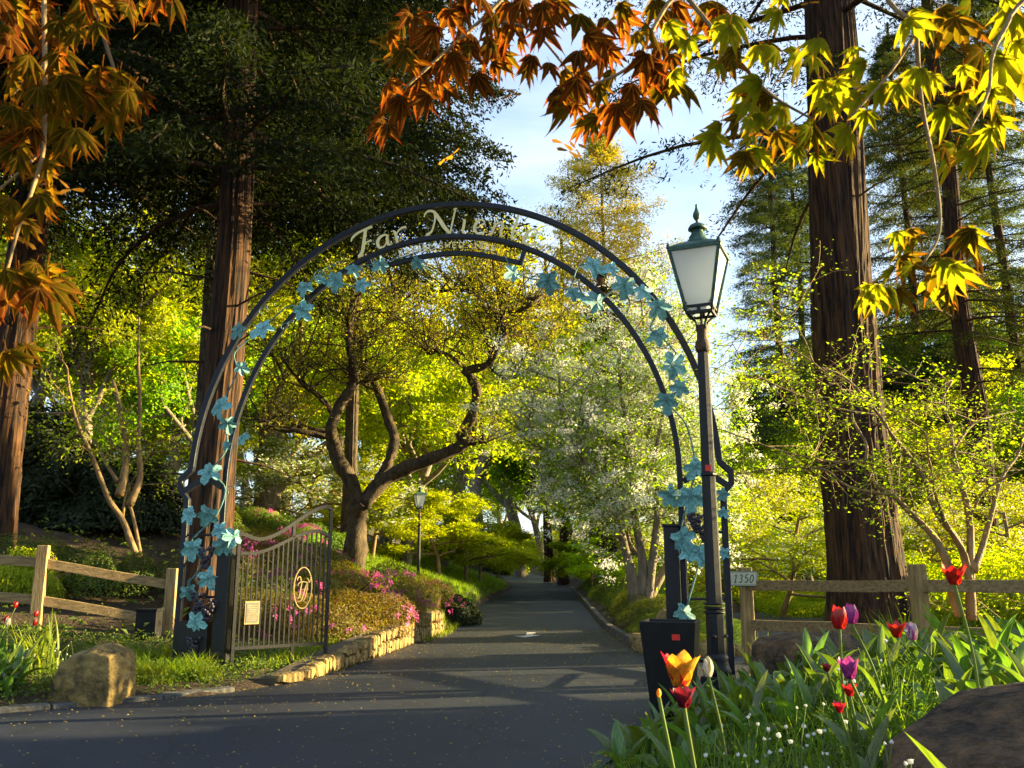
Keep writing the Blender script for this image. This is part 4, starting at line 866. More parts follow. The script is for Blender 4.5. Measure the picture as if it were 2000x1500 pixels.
conifer('goldpine', 204, M['needle_gold'], 24, 5, 130, 6.5, .3, droop=-.16, nt=18, nl=30, size=.17, twig=1.6, aspect=.28, bark=M['bark_tan'], top=.32, sigz=.08)
PROTO['goldpine'].insert(0, ('trunk', redwood_trunk('goldpine_trunk', 4, 24.5, .30, .04, 40, .3)))
PROTO['goldpine'][0][1].materials.clear(); PROTO['goldpine'][0][1].materials.append(M['bark_tan'])

def X(px, d): return (px - 1000) / FPX * d * 1.02
# named redwoods
put('redwood', X(419, 11.8), 11.8, .94, .4, 'redwood_tree', 'reddish redwood trunk with dark crown rising behind the left arch leg', 'tree', sz=1.0)
put('redwood', X(8, 12.6), 12.6, 1.0, 2.1, 'redwood_tree', 'redwood trunk at the left edge of the picture behind the fence', 'tree')
put('bigredwood', X(1672, 15), 15, 1.14, 1.0, 'redwood_tree', 'massive dark redwood trunk right of the lamp post behind the fence', 'tree', sz=1.05).rotation_euler = (0, -.028, 1.0)
put('bigredwood', X(1890, 24), 24, .72, 2.4, 'redwood_tree', 'second dark redwood trunk to the right of the massive redwood', 'tree')
put('airy', X(1985, 44), 44, 1.5, .2, 'conifer_tree', 'slender conifer with layered boughs at the right edge of the picture', 'tree')
put('airy', X(1800, 50), 50, 1.5, 1.9, 'conifer_tree', 'feathery green conifer seen just right of the massive redwood', 'tree')
put('airy', X(1575, 48), 48, 1.2, 3.0, 'conifer_tree', 'blue-green conifer peeping out left of the massive redwood trunk', 'tree')
put('airy', X(1530, 40), 40, 1.05, 5.0, 'conifer_tree', 'blue-green conifer standing between the lantern and the massive redwood', 'tree')
put('airy', X(1900, 58), 58, 1.7, 4.0, 'conifer_tree', 'tall feathery conifer far behind the right fence', 'tree')
put('bigredwood', X(1183, 42), 42, 1.0, .3, 'redwood_tree', 'pair-standing redwood trunk behind the white blossoming tree', 'tree', sz=.5)
put('bigredwood', X(1160, 47), 47, .8, 1.3, 'redwood_tree', 'thinner redwood trunk just left of the one behind the blossoming tree', 'tree', sz=.5)
put('bigredwood', X(1070, 58), 58, .6, .3, 'redwood_tree', 'dark redwood trunk beside the far bend of the driveway', 'tree', sz=.7)
put('bigredwood', X(1097, 54), 54, .6, 2.3, 'redwood_tree', 'sunlit redwood trunk just right of the far driveway bend', 'tree', sz=.7)
for (px, d, s, rt, lab) in ((25, 18.0, 1.0, .9, 'dark redwood crown between the two left trunks'), (692, 25, 1.05, 5.1, 'dark redwood crown above the left end of the lettering'), (415, 24.5, 1.15, 3.4, 'dark redwood crown left of the reddish trunk, further back'), (400, 18.2, .95, 2.9, 'dark redwood crown right of the reddish trunk'), (-80, 22, 1.0, 1.9, 'dark redwood crown at the upper left edge')):
    put('denseredwood', X(px, d), d, s, rt, 'redwood_tree', lab, 'tree', 'dark redwoods at upper left', sz=s * (1.12 if d > 20 else 1.0))
put('goldpine', X(1182, 52), 52, 1.14, .5, 'golden_conifer', 'tall airy golden conifer standing against the sky above the arch', 'tree')
# background broadleaf trees
rgb_ = random.Random(8)
BG = [(1440, 37, 1.05, 'fresh'), (1450, 55, 1.1, 'fresh'), (1540, 60, 1.1, 'gold'), (1700, 55, 1.7, 'fresh'), (1780, 60, 1.9, 'gold'), (1880, 52, 1.8, 'fresh'), (1980, 56, 2.0, 'gold'), (2080, 50, 1.8, 'fresh'), (1650, 66, 2.0, 'gold'), (150, 21, .8, 'gold'), (330, 24, .85, 'gold'), (560, 31, 1.1, 'gold'), (455, 23, .8, 'fresh'), (60, 42, 1.2, 'olive'), (800, 30, 1.0, 'gold'),  # px, distance, scale, proto
 (240, 36, 1.3, 'gold'), (90, 30, 1.1, 'gold'), (-60, 34, 1.3, 'gold'), (420, 33, 1.3, 'gold'), (540, 42, 1.5, 'gold'), (640, 34, 1.25, 'gold'), (760, 44, 1.55, 'gold'), (860, 40, 1.7, 'gold'), (930, 52, 2.0, 'fresh'), (1015, 66, 2.3, 'fresh'),
 (1060, 75, 1.5, 'gold'), (1120, 66, 1.5, 'fresh'), (1240, 46, 1.0, 'gold'), (1330, 40, .95, 'fresh'), (1420, 46, 1.05, 'fresh'), (1490, 36, .85, 'gold'), (1560, 46, .9, 'gold'), (1640, 40, 1.0, 'fresh'), (1740, 36, 1.0, 'gold'), (1830, 46, 1.2, 'fresh'), (1930, 42, 1.2, 'gold'), (2060, 36, 1.2, 'fresh'), (980, 90, 1.6, 'gold'), (900, 80, 1.6, 'fresh'), (1150, 95, 1.6, 'fresh'), (700, 70, 1.7, 'fresh'), (500, 64, 1.7, 'gold'), (300, 60, 1.7, 'fresh'), (100, 54, 1.5, 'gold'), (1300, 80, 1.3, 'gold'), (1450, 80, 1.2, 'fresh'), (1600, 75, 1.3, 'gold'), (1800, 70, 1.4, 'fresh'), (2000, 64, 1.5, 'gold')]
NM = {'gold': ('yellow-green leafy tree', 'sunlit trees in the wood'), 'fresh': ('fresh green leafy tree', 'fresh green trees in the wood'), 'olive': ('dark olive leafy tree', 'olive trees in the wood')}
for (px, d, s, k) in BG:
    put(k, X(px, d), d, s, rgb_.uniform(0, 6.28), 'leafy_tree', said(NM[k][0], px, d, [(q[0], q[1]) for q in BG if q[3] == k]), 'tree', NM[k][1])
LAY = [(1140, 45, 1.0, 'layer'), (975, 52, 1.1, 'layer'), (1125, 58, 1.2, 'golddog'), (735, 27, .95, 'layer'), (865, 30, 1.0, 'layer'), (915, 33, 1.05, 'layer'), (940, 38, 1.0, 'layer'), (690, 31, 1.1, 'golddog'), (820, 36, 1.2, 'golddog'), (620, 27, 1.0, 'dogwood'), (555, 33, 1.2, 'dogwood'), (430, 30, 1.0, 'golddog'), (330, 26, 1.0, 'golddog'), (150, 27, 1.0, 'golddog'), (250, 31, 1.2, 'layer'), (1500, 20, .85, 'golddog'), (1450, 25, 1.0, 'golddog'), (1580, 23, .9, 'golddog'), (1800, 22, .8, 'layer'), (1950, 20, .9, 'golddog'), (1390, 31, 1.0, 'layer'), (1330, 27, .8, 'layer'), (1150, 33, .7, 'layer'), (1880, 27, 1.0, 'golddog'), (1700, 27, .9, 'golddog'), (2050, 26, 1.0, 'layer')]
NM2 = {'layer': ('small tree in flat yellow-green layers', 'layered small trees'), 'golddog': ('small golden dogwood', 'golden dogwoods'), 'dogwood': ('white flowering dogwood', 'white dogwoods')}
for (px, d, s, k) in LAY:
    put(k, X(px, d), d, s, rgb_.uniform(0, 6.28), 'small_tree', said(NM2[k][0], px, d, [(q[0], q[1]) for q in LAY if q[3] == k]), 'tree', NM2[k][1])
# unseen redwood added at the right to darken the upper left crowns
for (x, y, s, k) in ((22, 15.2, 1.3, 'bigredwood'),):
    put(k, x, y, s, x, 'redwood_tree', 'unseen redwood added for shade, outside the picture to the right', 'tree', 'unseen redwoods added for shade')
for (x, y, s) in ((-9, -4, 1.0), (-11, 3, .9), (12, -5, 1.0)):  # unseen trees added behind the viewer to cut the sky light
    put('denseredwood', x, y, s, x, 'redwood_tree', 'unseen redwood added behind the viewer to dim the sky light', 'tree', 'unseen redwoods added to dim the sky light')

# ------------------------------------------------------------------ the oak with winding limbs (traced limb by limb)
def traced(paths, d0, origin, sc, wob, rng):
    out = []
    for pts, r0, r1, dd in paths:
        n = len(pts); P3 = [P(origin[0] + x / sc, origin[1] + y / sc, d0 + dd * (i / (n - 1)) ** 1.2 + rng.normal(0, wob)) for i, (x, y) in enumerate(pts)]
        sp = smooth_path(P3, 4); out.append((sp, np.linspace(r0, r1, len(sp)), 0))
    return out
rng = np.random.default_rng(77)
ob = gz(X(690, 19), 19)
OAK = [([(515, 1690), (530, 1560), (540, 1400), (555, 1310)], .31, .26, 0), ([(550, 1330), (500, 1190), (450, 1110), (415, 1010), (400, 930), (420, 850), (470, 760), (515, 680), (525, 600), (500, 500), (490, 350), (520, 220)], .22, .06, -1.2),
 ([(400, 950), (300, 930), (210, 900), (190, 860), (120, 810), (120, 720), (150, 650), (110, 560), (60, 500)], .11, .03, 1.0), ([(390, 965), (240, 935), (100, 915), (0, 870)], .09, .03, -.8), ([(420, 850), (330, 740), (240, 670), (150, 560)], .09, .03, -1.2),
 ([(570, 1320), (650, 1200), (680, 1150), (720, 1060), (735, 970), (700, 860), (650, 720), (590, 620), (550, 560), (560, 470), (600, 430), (690, 360), (730, 270), (740, 200), (700, 60)], .17, .045, 1.4),
 ([(570, 1330), (690, 1190), (820, 1120), (960, 1070), (1090, 1010), (1120, 985), (1090, 950), (1150, 850), (1175, 720), (1140, 640), (1120, 610), (1230, 580), (1290, 480), (1325, 410), (1310, 350), (1350, 300), (1430, 280), (1520, 210)], .20, .04, -1.6),
 ([(1130, 615), (1060, 550), (980, 510), (920, 520), (880, 470)], .06, .02, 1.0), ([(1240, 590), (1330, 650), (1440, 610), (1510, 540)], .05, .015, -.6), ([(1330, 430), (1450, 425), (1560, 440), (1590, 370)], .055, .015, .5), ([(1300, 350), (1240, 300), (1180, 220), (1100, 180), (980, 190)], .06, .02, .4), ([(1360, 290), (1330, 200), (1290, 130), (1300, 20)], .05, .02, .5), ([(1090, 1010), (1160, 1000), (1230, 990)], .05, .015, -.6), ([(600, 430), (500, 330), (420, 260)], .05, .02, -.6), ([(650, 720), (560, 680), (600, 670)], .03, .015, 0.2)]
tb = traced(OAK, 19, (500, 500), 2.727, .06, rng)
oak = thing('oak_tree', (X(690, 19), 19, ob), 'winding oak with dark twisting limbs on the bank left of the driveway', 'tree')
g = G()
for path, rad, lev in tb:
    k = len(path); rad = np.array(rad) * .78 * (1 + rng.normal(0, .06, k)); g.tube(path, rad, n=12)
# gnarl: push the bark in and out
V = np.array(g.v); V += rng.normal(0, .012, V.shape); g.v = [tuple(p) for p in V]
g.build('trunk', M['bark_oak'], oak, smooth=True)
tips = []; tw = []
cfg = dict(wander=.22, lift=(0.02, .0, 0), max=1, kids=(3, 0), ang=(.8, .8), ratio=(.6, .6)); cfg['from'] = (.2, .2)
for path, rad, lev in tb[1:]:
    for i in range(int(len(path) * (.62 if len(path) > 30 else .4)), len(path)):
        for _ in range(2):
            d = rng.normal(size=3); d[2] = abs(d[2]) * .8 + .1; d[1] += .3; grow(rng, path[i], d, rng.uniform(.7, 1.6), .022, 0, cfg, tw, tips)
tm = tubes_mesh('twigs', [(p, r, 3) for p, r, l in tw], M['bark_oak'], .004); to = link('twigs', tm, None, oak); to.location = -Vector(oak.location)
cm = crown_mesh('crown', rng, tips, 6, .15, .055, .55, M['oak_leaf'], .2, .9); co = link('crown', cm, None, oak); co.location = -Vector(oak.location)
for o in (to, co): o.matrix_parent_inverse = Matrix.Identity(4)
# thick grey oak further up the bank
o2 = thing('oak_tree', (X(522, 27), 27, gz(X(522, 27), 27)), 'thick grey oak trunk on the bank behind the open gate', 'tree')
g = G()
for pts, r0, r1, dd in [([(515, 1090), (520, 1000), (527, 920), (530, 850), (525, 780)], .42, .34, 0), ([(530, 960), (570, 920), (610, 890), (650, 860)], .26, .14, 1.0), ([(525, 800), (500, 700), (470, 600), (480, 480)], .24, .1, .5), ([(530, 830), (575, 760), (582, 680), (600, 560)], .22, .08, .5)]:
    sp = smooth_path([P(x, y, 27 + dd * i) for i, (x, y) in enumerate(pts)], 5); g.tube(sp, np.linspace(r0, r1, len(sp)) * (1 + rng.normal(0, .03, len(sp))), n=14)
g.build('trunk', M['bark_grey'], o2, smooth=True)
tips = []; tw = []
for cx, cy in ((470, 480), (600, 560), (650, 800), (540, 620), (480, 600)):
    for _ in range(14): d = rng.normal(size=3); d[2] = abs(d[2]); grow(rng, P(cx, cy, 27.5), d, rng.uniform(1.2, 2.6), .03, 0, cfg, tw, tips)
cm = crown_mesh('crown', rng, tips, 40, .28, .10, .6, M['gold_leaf'], .2); co = link('crown', cm, None, o2); co.location = -Vector(o2.location)
# bare-stemmed tree left of the gate
b3 = thing('small_tree', (X(265, 13.5), 13.5, gz(X(265, 13.5), 13.5)), 'thin leaning multi-stemmed tree left of the redwood behind the fence', 'tree')
g = G(); tips = []; tw = []
S3 = [([(805, 1470), (770, 1380), (715, 1240), (640, 1130), (580, 980), (530, 850), (470, 720), (430, 600), (400, 440), (390, 350), (330, 280)], .055, .012, -.5), ([(825, 1460), (790, 1270), (750, 1100), (735, 880), (680, 820), (600, 740), (470, 620)], .03, .010, .5), ([(690, 1020), (630, 930), (560, 800), (480, 690)], .035, .012, .6), ([(720, 1230), (740, 1090), (800, 980), (880, 850)], .022, .008, .4), ([(735, 880), (830, 840), (900, 800), (1000, 830)], .014, .006, -.3), ([(700, 1100), (740, 900), (720, 700), (690, 540), (660, 430)], .07, .03, .9), ([(760, 1160), (820, 1000), (810, 800), (820, 600), (810, 300), (815, 60)], .06, .015, 1.0), ([(430, 620), (300, 620), (130, 615)], .02, .008, .6)]
for path, rad, l in traced(S3, 13.6, (0, 600), 3.0, .03, rng):
    g.tube(path, rad, n=8)
    for i in range(len(path) // 2, len(path), 3): d = rng.normal(size=3); grow(rng, path[i], d, rng.uniform(.4, .8), .008, 0, cfg, tw, tips)
g.build('trunk', M['bark_tan'], b3, smooth=True)
link('twigs', tubes_mesh('twigs', [(p, r, 3) for p, r, l in tw], M['bark_tan'], .003), None, b3).location = -Vector(b3.location)
link('crown', crown_mesh('crown', rng, tips, 5, .12, .05, .6, M['gold_leaf'], .3), None, b3).location = -Vector(b3.location)
# white blossoming multi-stemmed tree right of the driveway
w4 = thing('blossoming_tree', (X(1250, 16.5), 16.5, gz(X(1250, 16.5), 16.5)), 'multi-stemmed tree covered in white blossom right of the driveway', 'tree')
g = G(); tips = []; tw = []
S4 = [([(1240, 1200), (1235, 1130), (1215, 1050), (1195, 960), (1170, 860), (1150, 780)], .12, .02, .5), ([(1250, 1200), (1255, 1100), (1238, 1000), (1232, 900), (1215, 780), (1205, 680)], .10, .02, -.5), ([(1262, 1200), (1275, 1090), (1285, 990), (1280, 900), (1300, 780), (1310, 680)], .09, .018, -.6), ([(1262, 1180), (1300, 1110), (1325, 1080), (1350, 990), (1370, 900), (1390, 800)], .09, .018, .6), ([(1215, 1050), (1170, 1000), (1120, 930), (1060, 880), (1010, 850)], .05, .012, .4), ([(1238, 1000), (1260, 900), (1270, 800), (1260, 680), (1250, 560)], .05, .012, .3), ([(1195, 960), (1140, 900), (1100, 820), (1090, 720)], .04, .012, -.8), ([(1255, 1100), (1225, 1040), (1250, 960), (1265, 880)], .04, .012, .9)]
cfg4 = dict(wander=.15, lift=(.03, .0, 0), max=1, kids=(5, 0), ang=(.8, .8), ratio=(.6, .6)); cfg4['from'] = (.2, .2)
for path, rad, l in traced(S4, 16.5, (0, 0), 1.0, .04, rng):
    g.tube(path, rad, n=9)
    for i in range(int(len(path) * .35), len(path)):
        for _ in range(3): d = rng.normal(size=3); d[2] = abs(d[2]) * .5 + .05; grow(rng, path[i], d, rng.uniform(.7, 1.5), .014, 0, cfg4, tw, tips)
g.build('trunk', M['bark_grey'], w4, smooth=True)
link('twigs', tubes_mesh('twigs', [(p, r, 3) for p, r, l in tw], M['bark_grey'], .004), None, w4).location = -Vector(w4.location)
link('crown', crown_mesh('crown', rng, tips, 8, .15, .055, .5, M['fresh_leaf'], .5, .5, .65), None, w4).location = -Vector(w4.location)
BT = [tips[i] for i in rng.choice(len(tips), int(len(tips) * .17), replace=False)]
link('blossom', crown_mesh('blossom', rng, BT, 44, .085, .05, .35, M['white_bloom'], .2, .5), None, w4).location = -Vector(w4.location)
# slender maple with pale stems in front of the right fence
m5 = thing('maple_tree', (X(1893, 8.6), 8.6, gz(X(1893, 8.6), 8.6)), 'slender pale-stemmed maple with sparse leaves beside the right fence', 'tree')
g = G(); tips = []; tw = []
S5 = [([(1195, 1640), (1190, 1500), (1190, 1380), (1185, 1180), (1140, 1000), (1110, 880), (1100, 760), (1060, 660), (1110, 560)], .05, .008, .3), ([(1190, 1480), (1140, 1300), (1040, 1160), (990, 1020), (920, 910), (830, 800), (780, 720), (640, 560), (520, 500)], .038, .007, -.5), ([(1100, 1420), (1060, 1330), (1020, 1260), (930, 1170), (840, 1080), (760, 1030), (715, 930), (580, 930), (340, 880), (60, 780)], .04, .006, .4), ([(1205, 1420), (1240, 1320), (1280, 1180), (1330, 1000), (1400, 900), (1440, 780)], .036, .008, .4), ([(1185, 1500), (1170, 1350), (1080, 1200), (1015, 1020), (1000, 900), (990, 800)], .022, .006, -.3), ([(840, 1080), (640, 1040), (520, 960), (300, 960), (110, 990)], .016, .004, .5), ([(715, 930), (720, 850), (660, 740), (640, 640), (480, 480), (300, 380), (160, 340)], .018, .004, .3), ([(1185, 1180), (1250, 1060), (1350, 1000), (1430, 960)], .014, .004, -.3), ([(1100, 1430), (1100, 1500), (1140, 1620)], .04, .045, 0), ([(780, 720), (600, 690), (400, 620), (200, 520), (120, 400)], .014, .004, -.4), ([(1110, 880), (1200, 760), (1300, 720), (1400, 700)], .014, .004, .5), ([(480, 480), (420, 340), (300, 240), (200, 130)], .010, .003, .3)]
cfg5 = dict(wander=.14, lift=(0, .0, 0), max=1, kids=(4, 0), ang=(.7, .8), ratio=(.6, .6)); cfg5['from'] = (.2, .2)
for path, rad, l in traced(S5, 8.6, (1380, 500), 2.308, .03, rng):
    g.tube(path, rad, n=8)
    for i in range(int(len(path) * .45), len(path)):
        d = rng.normal(size=3) * np.array((1, 1, .5)); grow(rng, path[i], d, rng.uniform(.3, .75), .006, 0, cfg5, tw, tips)
g.build('trunk', M['bark_tan'], m5, smooth=True)
link('twigs', tubes_mesh('twigs', [(p, r, 3) for p, r, l in tw], M['bark_tan'], .0025), None, m5).location = -Vector(m5.location)
link('crown', crown_mesh('crown', rng, tips, 3, .07, .028, .7, M['fresh_leaf'], .8, .5), None, m5).location = -Vector(m5.location)

# ------------------------------------------------------------------ shrubs
def dome(rng, n, r, lump=.22, low=-.15, thick=5):
    d = rng.normal(size=(n, 3)); d /= np.linalg.norm(d, axis=1)[:, None]; d[:, 2] = np.where(d[:, 2] < low, -d[:, 2], d[:, 2])
    w = rng.normal(size=(10, 3)) * 3.2; ph = rng.uniform(0, 6.28, 10); s = 1 + lump * np.sin(d @ w.T + ph).sum(1) / 3
    return d * (s * rng.random(n) ** (1 / thick))[:, None] * np.array(r), d
def shrub(key, seed, leaf, n, size, aspect=.55, r=(1, 1, .75), lump=.2, bloom=None, bn=0, bsize=.06, patch=.5, up=.2, thick=5):
    rng = np.random.default_rng(seed); C, d = dome(rng, n, r, lump, thick=thick); V, F = leaf_quads(C, rng.uniform(.6, 1.4, n) * size, aspect, rng, up=up, nrm=d * .8); me = np_mesh(key, V, F); me.materials.append(leaf); parts = [('foliage', me)]
    g = G()
    for k in range(9): a = k * .7; g.tube([(0, 0, -.15), (.3 * r[0] * math.cos(a), .3 * r[1] * math.sin(a), .3 * r[2]), (.75 * r[0] * math.cos(a), .75 * r[1] * math.sin(a), .62 * r[2])], [.03, .02, .006], n=5)
    sm = g.mesh(key + '_stems', True); sm.materials.append(M['bark_oak']); parts.append(('stems', sm))
    if bloom:
        C, d = dome(rng, bn * 6, r, lump, .15, 40); w = rng.normal(size=(6, 3)) * 3; keep = np.sin(d @ w.T + rng.uniform(0, 6, 6)).sum(1) > patch; C, d = C[keep][:bn], d[keep][:bn]
        C = np.repeat(C * 1.03, 9, 0) + rng.normal(0, bsize * .6, (len(C) * 9, 3)); V, F = leaf_quads(C, rng.uniform(.6, 1.2, len(C)) * bsize, .8, rng, nrm=np.repeat(d, 9, 0)); mb = np_mesh(key + '_b', V, F); mb.materials.append(bloom); parts.append(('blossom', mb))
    PROTO[key] = parts
shrub('azalea', 301, M['azalea_leaf'], 9000, .045, bloom=M['magenta_bloom'], bn=60, bsize=.048, patch=1.3)
shrub('azalea_rust', 302, M['rust_leaf'], 9000, .045, bloom=M['pink_bloom'], bn=35, bsize=.045, patch=1.3)
shrub('azalea_green', 303, M['hedge_leaf'], 9000, .045, bloom=M['magenta_bloom'], bn=25, bsize=.045, patch=1.4)
shrub('mound', 304, M['hedge_leaf'], 14000, .05, .5, lump=.14, thick=7)
shrub('dark', 305, M['dark_leaf'], 16000, .085, .45, lump=.2)
shrub('pinkbush', 306, M['fresh_leaf'], 5000, .06, bloom=M['pink_bloom'], bn=260, bsize=.06, patch=-.6)
shrub('goldbush', 307, M['gold_leaf'], 12000, .07, .5, lump=.3, thick=3)
shrub('screen', 309, M['gold_leaf'], 4200, .06, .5, lump=.45, thick=3)
shrub('lowhedge', 308, M['hedge_leaf'], 22000, .032, .45, lump=.12, thick=8)
def bush(key, px, d, r, name, label, group=None, rz=None, sz=None, dz=0, x=None):
    x = X(px, d) if x is None else x; t = put(key, x, d, 1, rgb_.uniform(0, 6.28), name, label, 'shrub', group, z=gz(x, d) + dz); t.scale = (r, r, sz or r); return t
AZ = ((500, 12.4, .55, 'azalea_green'), (575, 11.6, .55, 'azalea_rust'), (655, 11.4, .55, 'azalea_rust'), (720, 12.2, .55, 'azalea_rust'), (775, 13.4, .5, 'azalea'), (600, 13.2, .6, 'azalea'), (690, 13.8, .6, 'azalea'), (750, 15, .6, 'azalea'), (815, 15.2, .5, 'azalea'), (470, 14.2, .7, 'azalea'), (540, 15, .7, 'azalea'), (845, 17, .5, 'azalea'), (640, 15.5, .6, 'azalea'))
for (px, d, r, k) in AZ:
    lab = said({'azalea': 'azalea with magenta flowers', 'azalea_rust': 'reddish-leaved azalea', 'azalea_green': 'green azalea shrub'}[k], px, d, [(q[0], q[1]) for q in AZ if q[3] == k]).replace(' behind ', ' in line with ').replace(' around ', ' below ')
    bush(k, px, d, r * 1.25, 'azalea_shrub', lab, {'azalea': 'magenta azaleas on the bank', 'azalea_rust': 'rusty azaleas behind the wall', 'azalea_green': None}[k])
MO = ((480, 19, 1.0), (570, 20, 1.1), (640, 21, 1.0), (390, 18, 1.0), (320, 17, .9), (240, 16, .8))
for (px, d, r) in MO: bush('mound', px, d, r, 'rounded_shrub', said('rounded green shrub', px, d, [q[:2] for q in MO]), 'green mounds on the bank', sz=r * .8)
DK = ((110, 15.8, 1.5, 1.5), (225, 15.4, 1.3, 1.35), (300, 16.5, 1.0, 1.2), (20, 16.5, 1.6, 1.7))
for k, (px, d, r, s) in enumerate(DK): bush('dark', px, d, r, 'dark_shrub', ['second', 'third', 'fourth', 'leftmost'][k] + ' of the dark evergreen shrubs from the leftmost redwood', 'dark evergreen shrubs', sz=s)
for k, (px, d, r) in enumerate(((150, 12.4, .7), (235, 12.2, .65), (310, 12.6, .6), (60, 12.2, .7))): bush('azalea_green', px, d, r, 'azalea_shrub', ['second', 'third', 'rightmost', 'leftmost'][k] + ' azalea with a few pink flowers behind the left fence', 'azaleas behind the left fence')
bush('goldbush', 95, 11.6, .4, 'leafy_shrub', 'small yellow-green shrub beside the far left redwood trunk', sz=.7)
bush('pinkbush', 602, 18.4, .42, 'azalea_shrub', 'bright pink flowering azalea seen above the gate', dz=.3)
bush('pinkbush', 530, 22, .4, 'azalea_shrub', 'paler pink flowering azalea further up the bank', dz=.4)
bush('dark', 885, 17.5, .62, 'dark_shrub', 'clipped dark green shrub at the end of the stone wall', sz=.62)
FE = ((1060, 82, 3.2), (1150, 86, 3.6), (1205, 82, 3.6), (940, 84, 3.2), (1100, 99, 4.2), (890, 95, 4), (1255, 90, 4), (1035, 92, 2.5), (1085, 88, 2.2), (980, 70, 1.6), (1120, 70, 1.6), (1010, 100, 3))
for (px, d, r) in FE: bush('goldbush', px, d, r, 'leafy_shrub', said('distant yellow-green shrub', px, d, [q[:2] for q in FE]), 'shrubs at the far end of the driveway')
bush('dark', 960, 58, 1.3, 'dark_shrub', 'dark shrub at the far bend of the driveway', x=None)
for i, (x, y, r, h) in enumerate(((2.3, 12.3, .62, .36), (2.2, 13.6, .58, .44), (2.9, 13.2, .6, .46), (2.3, 15, .62, .5), (3.2, 15, .7, .5), (2.45, 16.8, .75, .55), (3.4, 17.5, .8, .6), (2.7, 19, .8, .6), (2.9, 21.5, .9, .65), (3.1, 24.5, 1.0, .7), (3.4, 28, 1.2, .75), (3.9, 32, 1.3, .8), (4.4, 37, 1.5, .9), (5, 43, 1.8, 1.0))):
    bush('lowhedge', 0, y, r, 'low_shrub', ['nearest', 'second', 'third', 'fourth', 'fifth', 'sixth', 'seventh', 'eighth', 'ninth', 'tenth', 'eleventh', 'twelfth', 'thirteenth', 'farthest'][i] + ' low spreading shrub of the island bed right of the driveway', 'low shrubs of the island bed', sz=h, x=x)
GB = ((1480, 24, 1.2, 1.0), (1560, 21, 1.0, .8), (1640, 25, 1.4, 1.2), (1760, 19, 1.3, 1.6), (1860, 17, 1.2, 1.6), (1960, 15, 1.2, 1.6), (2060, 13, 1.2, 1.6), (1420, 28, 1.3, 1.1), (1350, 33, 1.5, 1.2), (1900, 30, 2.0, 1.6), (2060, 22, 1.6, 1.4))
for (px, d, r, s) in GB:
    bush('goldbush', px, d, r, 'leafy_shrub', said('sunlit yellow-green shrub', px, d, [q[:2] for q in GB]), 'sunlit shrubs beyond the right fence', sz=s)
# unseen bushes and small trees added at the right to shade the foreground
for (x, y, r, h) in ((8.6, 2.6, 1.4, 1.3), (8.8, 4.8, 1.3, 1.2), (9.4, 6.6, 1.2, 1.2)):
    bush('goldbush', 0, y, r, 'shade_shrub', 'unseen leafy shrub added for shade, outside the picture to the right', 'unseen shrubs added for shade', sz=h, x=x)
for (x, y, s) in ((9.6, 6.0, .9), (10.2, 7.6, .85), (10.8, 8.7, .7)):  # added trees with high crowns that keep the sun off the asphalt
    put('standard', x, y, s, x * 3 + y, 'small_tree', 'unseen small round-headed tree added for shade, outside the picture to the right', 'tree', 'unseen small trees added for shade')
# ------------------------------------------------------------------ grass and ground cover
rng = np.random.default_rng(55)
def blades(C, h, w, lean, rng, segs=3):
    """curved tapering blades: C (n,3) feet, h heights"""
    n = len(C); a = rng.uniform(0, 6.28, n); d = np.stack([np.cos(a), np.sin(a), 0 * a], 1); s = np.stack([-np.sin(a), np.cos(a), 0 * a], 1); le = rng.uniform(.3, 1, n)[:, None] * lean; h = np.broadcast_to(h, (n,))[:, None]; rows = []
    for k in range(segs + 1):
        t = k / segs; p = C + d * (le * h * t * t) + np.array((0, 0, 1)) * (h * (t - .45 * le * t * t)); ww = w * (1 - t ** 1.6) * .5 + .0006; rows.append(np.stack([p - s * ww, p + s * ww], 1))
    V = np.stack(rows, 1).reshape(-1, 3); b = np.arange(n)[:, None] * (segs + 1) * 2; F = []
    for k in range(segs): F.append(b + np.array([2 * k, 2 * k + 1, 2 * k + 3, 2 * k + 2]))
    return V, np.concatenate(F, 0)
def scatter(n, x0, x1, y0, y1, ok, rng, dz=0):
    x = rng.uniform(x0, x1, n); y = rng.uniform(y0, y1, n); k = ok(x, y); x, y = x[k], y[k]; return np.stack([x, y, ground_z(x, y) + dz], 1)
# lit grass bank left of the driveway beyond the azaleas
C = scatter(60000, -9, 2, 15.5, 48, lambda x, y: (left_edge(y) - x > .1) & (left_edge(y) - x < 2.2 + .12 * (y - 15)), rng)
V, F = blades(C, rng.uniform(.12, .3, len(C)), .016, .8, rng, 2); leaves_obj('grass_bank', V, F, M['grass']); tag(bpy.data.objects['grass_bank'], 'sunlit green grass on the bank left of the driveway', 'grass', kind='stuff')
# weeds at the foot and top of the stone wall
C = scatter(16000, -4.5, -.5, 9, 17, lambda x, y: ((left_edge(y) - x > .03) & (left_edge(y) - x < .7)) | ((left_edge(y) - x > -.16) & (left_edge(y) - x < -.01) & (y > 13.2)), rng)
V, F = blades(C, rng.uniform(.08, .24, len(C)), .012, 1.0, rng, 2); tag(leaves_obj('wall_grass', V, F, M['grass']), 'green grass growing along the top and end of the stone wall', 'grass', kind='stuff')
# general low ground cover in the beds and woodland floor
C = scatter(50000, -16, 16, 9.5, 46, lambda x, y: ((left_edge(y) - x > 1.5) | (x - right_edge(y) > .3)) & ~((y > 9) & (x > np.interp(y, SL[:, 0], SL[:, 1]) - .05) & (x < np.interp(y, SL[:, 0], SL[:, 2]) + .05)), rng, .05)
C[:, 2] += rng.random(len(C)) * .15
V, F = leaf_quads(C, rng.uniform(.05, .13, len(C)), .55, rng, up=.8); tag(leaves_obj('ground_cover', V, F, M['hedge_leaf']), 'leafy green ground cover under the trees', 'ground cover', kind='stuff')
